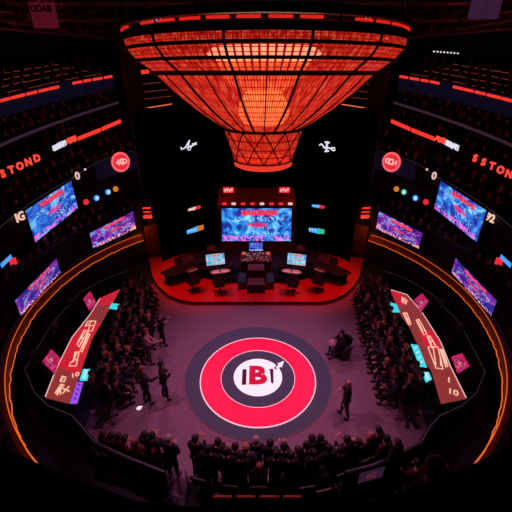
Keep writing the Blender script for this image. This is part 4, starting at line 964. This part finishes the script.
# front crowd seen from behind; heads at pixel positions
def by_head(x, y, hz): q = atz(x, y, hz); return Vector((q.x, q.y-.05+(.22 if hz < 1.5 and abs(q.x) > 2.2 else 0), 0))
stand_ = [(195, 437, 0, 0, 'in black standing at the left end of the front crowd'), (218, 440, 0, 1, 'in charcoal, second from the left end of the front standing row'), (235, 444, 0, 0, 'in black, third from the left in the front standing row'),
          (256, 440, 3, 0, 'with white hair in the middle of the front standing row'), (270, 443, 0, 2, 'with dark hair just right of the white haired person in front'), (284, 446, 0, 0, 'in black below the round mat, right of its middle'),
          (298, 447, 1, 1, 'with brown hair, fourth from the right of the middle front row'), (307, 445, 0, 0, 'half hidden beside the two tall men in the front crowd'), (312, 438, 0, 0, 'in black, left one of two tall people at the right of the front crowd'), (320.5, 437, 0, 0, 'in black, right one of two tall people at the right of the front crowd'),
          (347, 439, 0, 0, 'in black, left of a bald person by the right barrier'), (354, 438, None, 0, 'bald and in dark clothes by the right barrier'), (379, 428, 0, 0, 'in black, tallest of the group by the right barrier'), (387, 436, 0, 3, 'in dark maroon next to the tallest one by the right barrier'), (398, 440, 1, 0, 'in black nearest the booth by the right barrier'),
          (144, 432, 0, 2, 'in navy, left of two friends by the left barrier'), (152, 434, 0, 0, 'in black, right of two friends by the left barrier'), (168, 438, 3, 2, 'with white hair and navy jacket by the end of the left barrier'),
          (246, 447, 4, 6, 'with fair hair left of the white haired person in front'),
          (208, 449, 0, 0, 'in black behind the left end of the standing row'), (226, 451, 0, 0, 'in black between the second and third of the standing row, one step nearer'), (241, 453, 0, 1, 'in charcoal one step nearer than the standing row, left of the middle'), (276, 453, 0, 0, 'in black one step nearer than the standing row, right of the middle'),
          (291, 454, 0, 0, 'in black one step nearer, above the empty slatted chair'), (329, 448, 0, 0, 'in black right of the two tall people'), (314, 452, 0, 0, 'in black right in front of the two tall people'), (341, 448, 0, 0, 'in black by the end of the right barrier')]
ar_ = [('phone', 'phone'), ('down', 'chin'), ('cross', 'cross'), ('down', 'down'), ('hip', 'down')]
for k, (x, y, h_, j, lb) in enumerate(stand_):
    c = by_head(x, y, 1.66); place_person(pose('stand', ar_[k % 5], .03, 0, .04), (c.x, c.y, .0), face_to(c, 0.07+(c.x*.4), 10), 'person '+lb, 0, h_ if h_ is not None else 0, j, 0, random.uniform(.96, 1.04), bald=(h_ is None))
seat_ = [(202, 460, 3, 5, 'with grey hair and blue shirt, left end of seated front row'), (231, 466, 1, 3, 'with brown hair in maroon, second from left in the seated front row'), (259, 467, 2, 6, 'with reddish hair, middle of the seated front row'), (306, 467, 0, 5, 'in a blue top right of the empty slatted chair'), (322, 470, 0, 0, 'in black at the right end of the seated front row'),
         (99, 441, 1, 0, 'leftmost of those seated behind the left barrier'), (107, 443, 0, 0, 'second of those seated behind the left barrier'), (114, 444, 0, 1, 'third of those seated behind the left barrier'), (121, 446, 0, 4, 'in pale top, fourth of those seated behind the left barrier'), (131, 451, 2, 3, 'with reddish hair seated behind the left barrier'), (141, 456, 2, 1, 'with reddish hair, lowest of those seated behind the left barrier'), (152, 459, 2, 3, 'seated right at the end of the left barrier'),
         (362, 450, 1, 0, 'seated just behind the right barrier, left one'), (372, 446, 2, 3, 'in maroon seated behind the right barrier, middle'), (336, 456, 1, 1, 'seated left of the right barrier end')]
ch0 = None
def seat_chair(c, rz, label, group, rust=False):
    global ch0, ch1
    if not rust:
        if ch0 is None: ch0 = make_chair('audience_chair', label, group, c, rz); return ch0
        return copy_tree(ch0, c, rz, label, group)
    return make_chair('audience_chair', label, group, c, rz, M_littop)  # top cushion carries the painted orange light
for k, (x, y, h_, j, lb) in enumerate(seat_):
    c = by_head(x, y, 1.21); rz = face_to(c, .07+c.x*.4, 10)
    place_person(pose('sit', (('knee', 'knee'), ('phone', 'cross'), ('knee', 'chin'))[k % 3], .08), (c.x, c.y, 0), rz, 'person '+lb, k % 2, h_, j, 0, 1.0)
    seat_chair((c.x, c.y, 0), rz, 'chair of person '+lb, 'chairs of the front audience')
for x in (222, 245.5, 269.5, 293):
    c = atz(x, 497, .9); make_chair('audience_chair', ['leftmost', 'second', 'third', 'rightmost'][int((x-222)/23)]+' empty chair with painted orange light on top at the bottom of the picture', 'empty chairs with painted orange light on top', (c.x, c.y+.3, 0), 0, M_littop)
c = atz(282, 481, .8); t = empty('slatted_chair', (c.x, c.y, 0), 'empty grey slatted chair in the middle of the seated front row', 'chair')
MB().box((0, .2, .45), (.5, .45, .04)).build('seat', M_grey, t)
for k in range(4): MB().box((0, 0, .55+.1*k), (.62, .03, .05)).build('slat', M_grey, t)
for x in (-.28, .28): MB().bar((x, 0, 0), (x, -.02, .92), .02).build('leg', M_metal, t); MB().bar((x, .4, 0), (x, .4, .45), .02).build('leg', M_metal, t)
# two figures in the near foreground gallery and its ledge
def big_ledge():
    pts = [(-3.6, 2.7), (-2.5, 1.92), (-1.93, 1.67), (-1.41, 1.49), (-.8, 1.30), (0, 1.22), (.8, 1.30), (1.41, 1.49), (1.93, 1.67), (2.5, 1.92), (3.6, 2.7)]
    back = [(x*.93, y-.3) for x, y in reversed(pts)]
    return MB().prism(pts+back, 7.2, 8.0)
big_ledge().build('trim_60', M_black, kind='structure')
MB().prism([(.95, 1.62), (2.3, 1.78), (2.6, 2.5), (1.0, 2.3)], 5.3, 5.5).build('trim_61', M_black, kind='structure')
place_person(pose('stand', ('down', 'down'), .05), (1.72, 1.98, 5.5), R_(15), 'person with long dark hair seen from behind in the near foreground at lower right', 1, 0, 0, 0, 1.0, female=True)
c = by_head(424, 474, 1.21); place_person(pose('sit', ('knee', 'chin'), .2), (c.x, c.y, 0), R_(20), 'person in a maroon top seated alone at the lower right, beyond the right barrier', 0, 0, 3, 3, 1.0)
seat_chair((c.x, c.y, 0), R_(20), 'chair under the lone person in maroon beyond the right barrier', 'chairs of the front audience')
# ------------------------------------------------------------ audience blocks
VAR = []
vs_ = [('knee', 'knee', .15), ('cross', 'cross', .0), ('phone', 'knee', .2), ('chin', 'knee', .25), ('down', 'phone', .05), ('up', 'knee', .0), ('knee', 'cross', .3), ('phone', 'phone', .1)]
for k, (a, b_, ln) in enumerate(vs_):
    pp = person_parts(pose('sit', (a, b_), ln), M_skin[(0, 0, 1, 0, 1, 0, 0, 2)[k]], M_hair[(0, 1, 0, 4, 0, 2, 1, 0)[k]], M_suit[(0, 1, 2, 0, 3, 1, 0, 6)[k]], M_suit[k % 2], female=(k % 3 == 2))
    parts = []
    for q, v in pp.items():
        if q == '_phone': continue
        for mi, m in enumerate(v.materials):
            bm = bmesh.new(); bm.from_mesh(v); bmesh.ops.delete(bm, geom=[f for f in bm.faces if f.material_index != mi], context='FACES'); me = bpy.data.meshes.new('x'); bm.to_mesh(me); bm.free(); parts.append((me, m))
    VAR.append(joinm(parts, 'spectator'))
HW = ['black haired', 'brown haired', 'long black haired', 'fair haired', 'black haired maroon clad', 'long red haired', 'brown haired', 'grey clad black haired']
ORD = ['', 'first', 'second', 'third', 'fourth', 'fifth', 'sixth', 'seventh', 'eighth', 'ninth', 'tenth', 'eleventh', 'twelfth', 'thirteenth', 'fourteenth', 'fifteenth', 'sixteenth', 'seventeenth', 'eighteenth', 'nineteenth', 'twentieth', 'twenty first', 'twenty second', 'twenty third', 'twenty fourth', 'twenty fifth', 'twenty sixth', 'twenty seventh', 'twenty eighth', 'twenty ninth', 'thirtieth']
def spectator(loc, rz, label, group):
    vi = random.randrange(8); label = label.replace('%s', HW[vi], 1)
    o = bpy.data.objects.new('spectator', VAR[vi]); o.location = loc; o.rotation_euler.z = rz; o.scale = (random.uniform(.94, 1.04),)*3
    link(o); return tag(o, label, 'person', group)
xin = lerp([(8, -4.85), (9.5, -4.98), (12, -5.15), (15.6, -5.65)])
cnt = 0; ordn = ['first', 'second', 'third', 'fourth']
for s, nm in ((-1, 'left'), (1, 'right')):
    for r in range(3):
        y = 8.65+.12*r; sn = 0
        while y < 15.9-.25*r:
            x = xin(y)-.42*r
            if y > 14.9 and r == 0 and y > 15.3: break
            yy = y+random.uniform(-.05, .05); xx = s*-1*(x+random.uniform(-.05, .05)); xx = -xx if False else s*abs(x)+random.uniform(-.04, .04)
            rz = (R_(-90) if s < 0 else R_(90))+R_(random.uniform(-22, 22))
            sn += 1
            spectator((xx, yy, 0), rz, '%s spectator, ' + '%s row, %s floor block, %s seat from near end' % (ordn[r], nm, ORD[sn]), 'spectators in the %s row of the %s floor block' % (ordn[r], nm))
            seat_chair((xx, yy, 0), R_(-90) if s < 0 else R_(90), 'black chair, %s row of the %s floor block, %s from the near end' % (ordn[r], nm, ORD[sn]), 'chairs in the %s row of the %s floor block' % (ordn[r], nm))
            cnt += 1; y += .49
    # empty black seat at the near end of the block
    p = atz(106 if s < 0 else 408, 411, .45); make_office('wide black empty seat at the near end of the '+nm+' floor block', None, (p.x, p.y, .0), R_(180))
    # booth chairs
    m = booths[nm]['mid']
    for k in range(3):
        q = m[1].lerp(m[3], k/2.); make_office(['far', 'middle', 'near'][k]+' black chair behind the '+nm+' booth table', None, (q.x+s*.42, q.y, 0), R_(-90) if s < 0 else R_(90))
for s, nm in ((-1, 'left'), (1, 'right')):
    for r in range(2):
        bo = MB().arc(10.3+r, 10.55+r, -56, -22, 1.905, 2.32, s).build('bench', M_chair); tag(bo, 'black bench on the dark red walkway, '+('inner' if r == 0 else 'outer')+' one at '+nm, 'bench')
        sn = 0
        for q in range(-55, -23, 4):
            if random.random() < .75:
                p = P(10.42+r, q, 1.9, s); spectator(p, math.atan2(CY-p.y, -p.x)-math.pi/2, '%s spectator, '+('inner' if r == 0 else 'outer')+' bench, '+nm+' red walkway, '+ORD[sn+1]+' from near end', 'spectators on the '+('inner' if r == 0 else 'outer')+' bench, '+nm+' walkway'); cnt += 1; sn += 1
# balcony audiences: nearest rows one by one, the rest as one mass
stuffbm = []
rows = []
for s, nm in ((-1, 'left'), (1, 'right')):
    def radd(R, f, p0, p1, lab, ind): rows.append((s, nm, R, f, p0, p1, lab, ind))
    tier = [('lowest balcony', 9.86, 11.0, *A1, 2, -10, 50), ('second balcony', 11.16, 12.45, *A2, 2, 2, 50), ('third balcony', 12.61, 13.4, *A3, 1, 8, 50), ('fourth balcony', 13.6, 14.45, *A4, 2, 14, 50), ('top balcony', 14.61, 17.4, *A5, 4, 20, 50)]
    for lab, R0, R1, z0, z1, n, p0, p1 in tier:
        for i in range(n):
            R = R0+(R1-R0)*(i+.5)/n+.08
            radd(R, (lambda q, t_=(i+.35)/n, z0=z0, z1=z1: z0(q)+(z1(q)-z0(q))*t_), p0, p1, ('front' if i == 0 else 'back' if i == n-1 else 'middle')+' row of the '+nm+' '+lab, lab)
tot = cnt
LIM = 290
rest = []
for s, nm, R, f, p0, p1, lab, tl in rows:
    q = p0; st_ = math.degrees(.56/R)
    while q < p1:
        if random.random() > .12:
            p = P(R, q, f(q), s); rz = math.atan2(CY-p.y, -p.x)-math.pi/2+R_(random.uniform(-15, 15))
            rest.append(((p-cam.location).length, p, rz, lab))
        q += st_
rest.sort(key=lambda a: a[0]); ind = rest[:LIM-tot]; mass = rest[LIM-tot:]
num = {}
for d_, p, rz, lab in ind:
    num[lab] = num.get(lab, 0)+1
    o = spectator((p.x, p.y, p.z), rz, '%s spectator, '+lab+', '+ORD[min(num[lab], 30)]+' nearest the viewer', 'spectators in the '+lab)
# low seats: spectators of the balconies sit on the edge of the steps
low = []
for v in VAR[:6]:
    bm = bmesh.new(); bm.from_mesh(v); low.append(bm)
V, Fc, MI = [], [], []; mats = []
for d_, p, rz, lab in mass:
    v = random.choice(VAR[:6]); M = Matrix.Translation((p.x, p.y, p.z)) @ Matrix.Rotation(rz, 4, 'Z'); b0 = len(V)
    ids = []
    for m in v.materials:
        if m not in mats: mats.append(m)
        ids.append(mats.index(m))
    V += [tuple(M @ w_.co) for w_ in v.vertices]; Fc += [tuple(i+b0 for i in f_.vertices) for f_ in v.polygons]; MI += [ids[f_.material_index] for f_ in v.polygons]
me = bpy.data.meshes.new('balcony_crowd'); me.from_pydata(V, [], Fc)
for m in mats: me.materials.append(m)
me.polygons.foreach_set('material_index', MI); o = link(bpy.data.objects.new('balcony_crowd', me))
tag(o, 'dense dark crowd filling the upper balconies on both sides', 'crowd', None, 'stuff')
print('spectators', cnt, len(ind), len(mass), 'faces', len(Fc))

# third level: pieces that belong to a part hang under that part
RULE = {'castor': 'base', 'top_cushion': 'backrest', 'lattice_bar': 'neck_shade', 'bottom_rim': 'neck_shade', 'header_lamp': 'header', 'mount': 'frame', 'keys': 'base', 'knobs': 'desktop', 'lit_mark': 'tabletop', 'ring_seam': 'red_ring'}
for root in [o for o in bpy.data.objects if o.parent is None and o.children]:
    kids = list(root.children); by = {}
    for c in kids: by.setdefault(c.name.split('.')[0], c)
    for c in kids:
        n = c.name.split('.')[0]; tgt = RULE.get(n)
        if n == 'light_bar' and root.name.startswith('chandelier'): tgt = 'collar'
        if n == 'led_line' and root.name.startswith('ring_rail'): tgt = 'band'
        if tgt and tgt in by and by[tgt] is not c: c.parent = by[tgt]
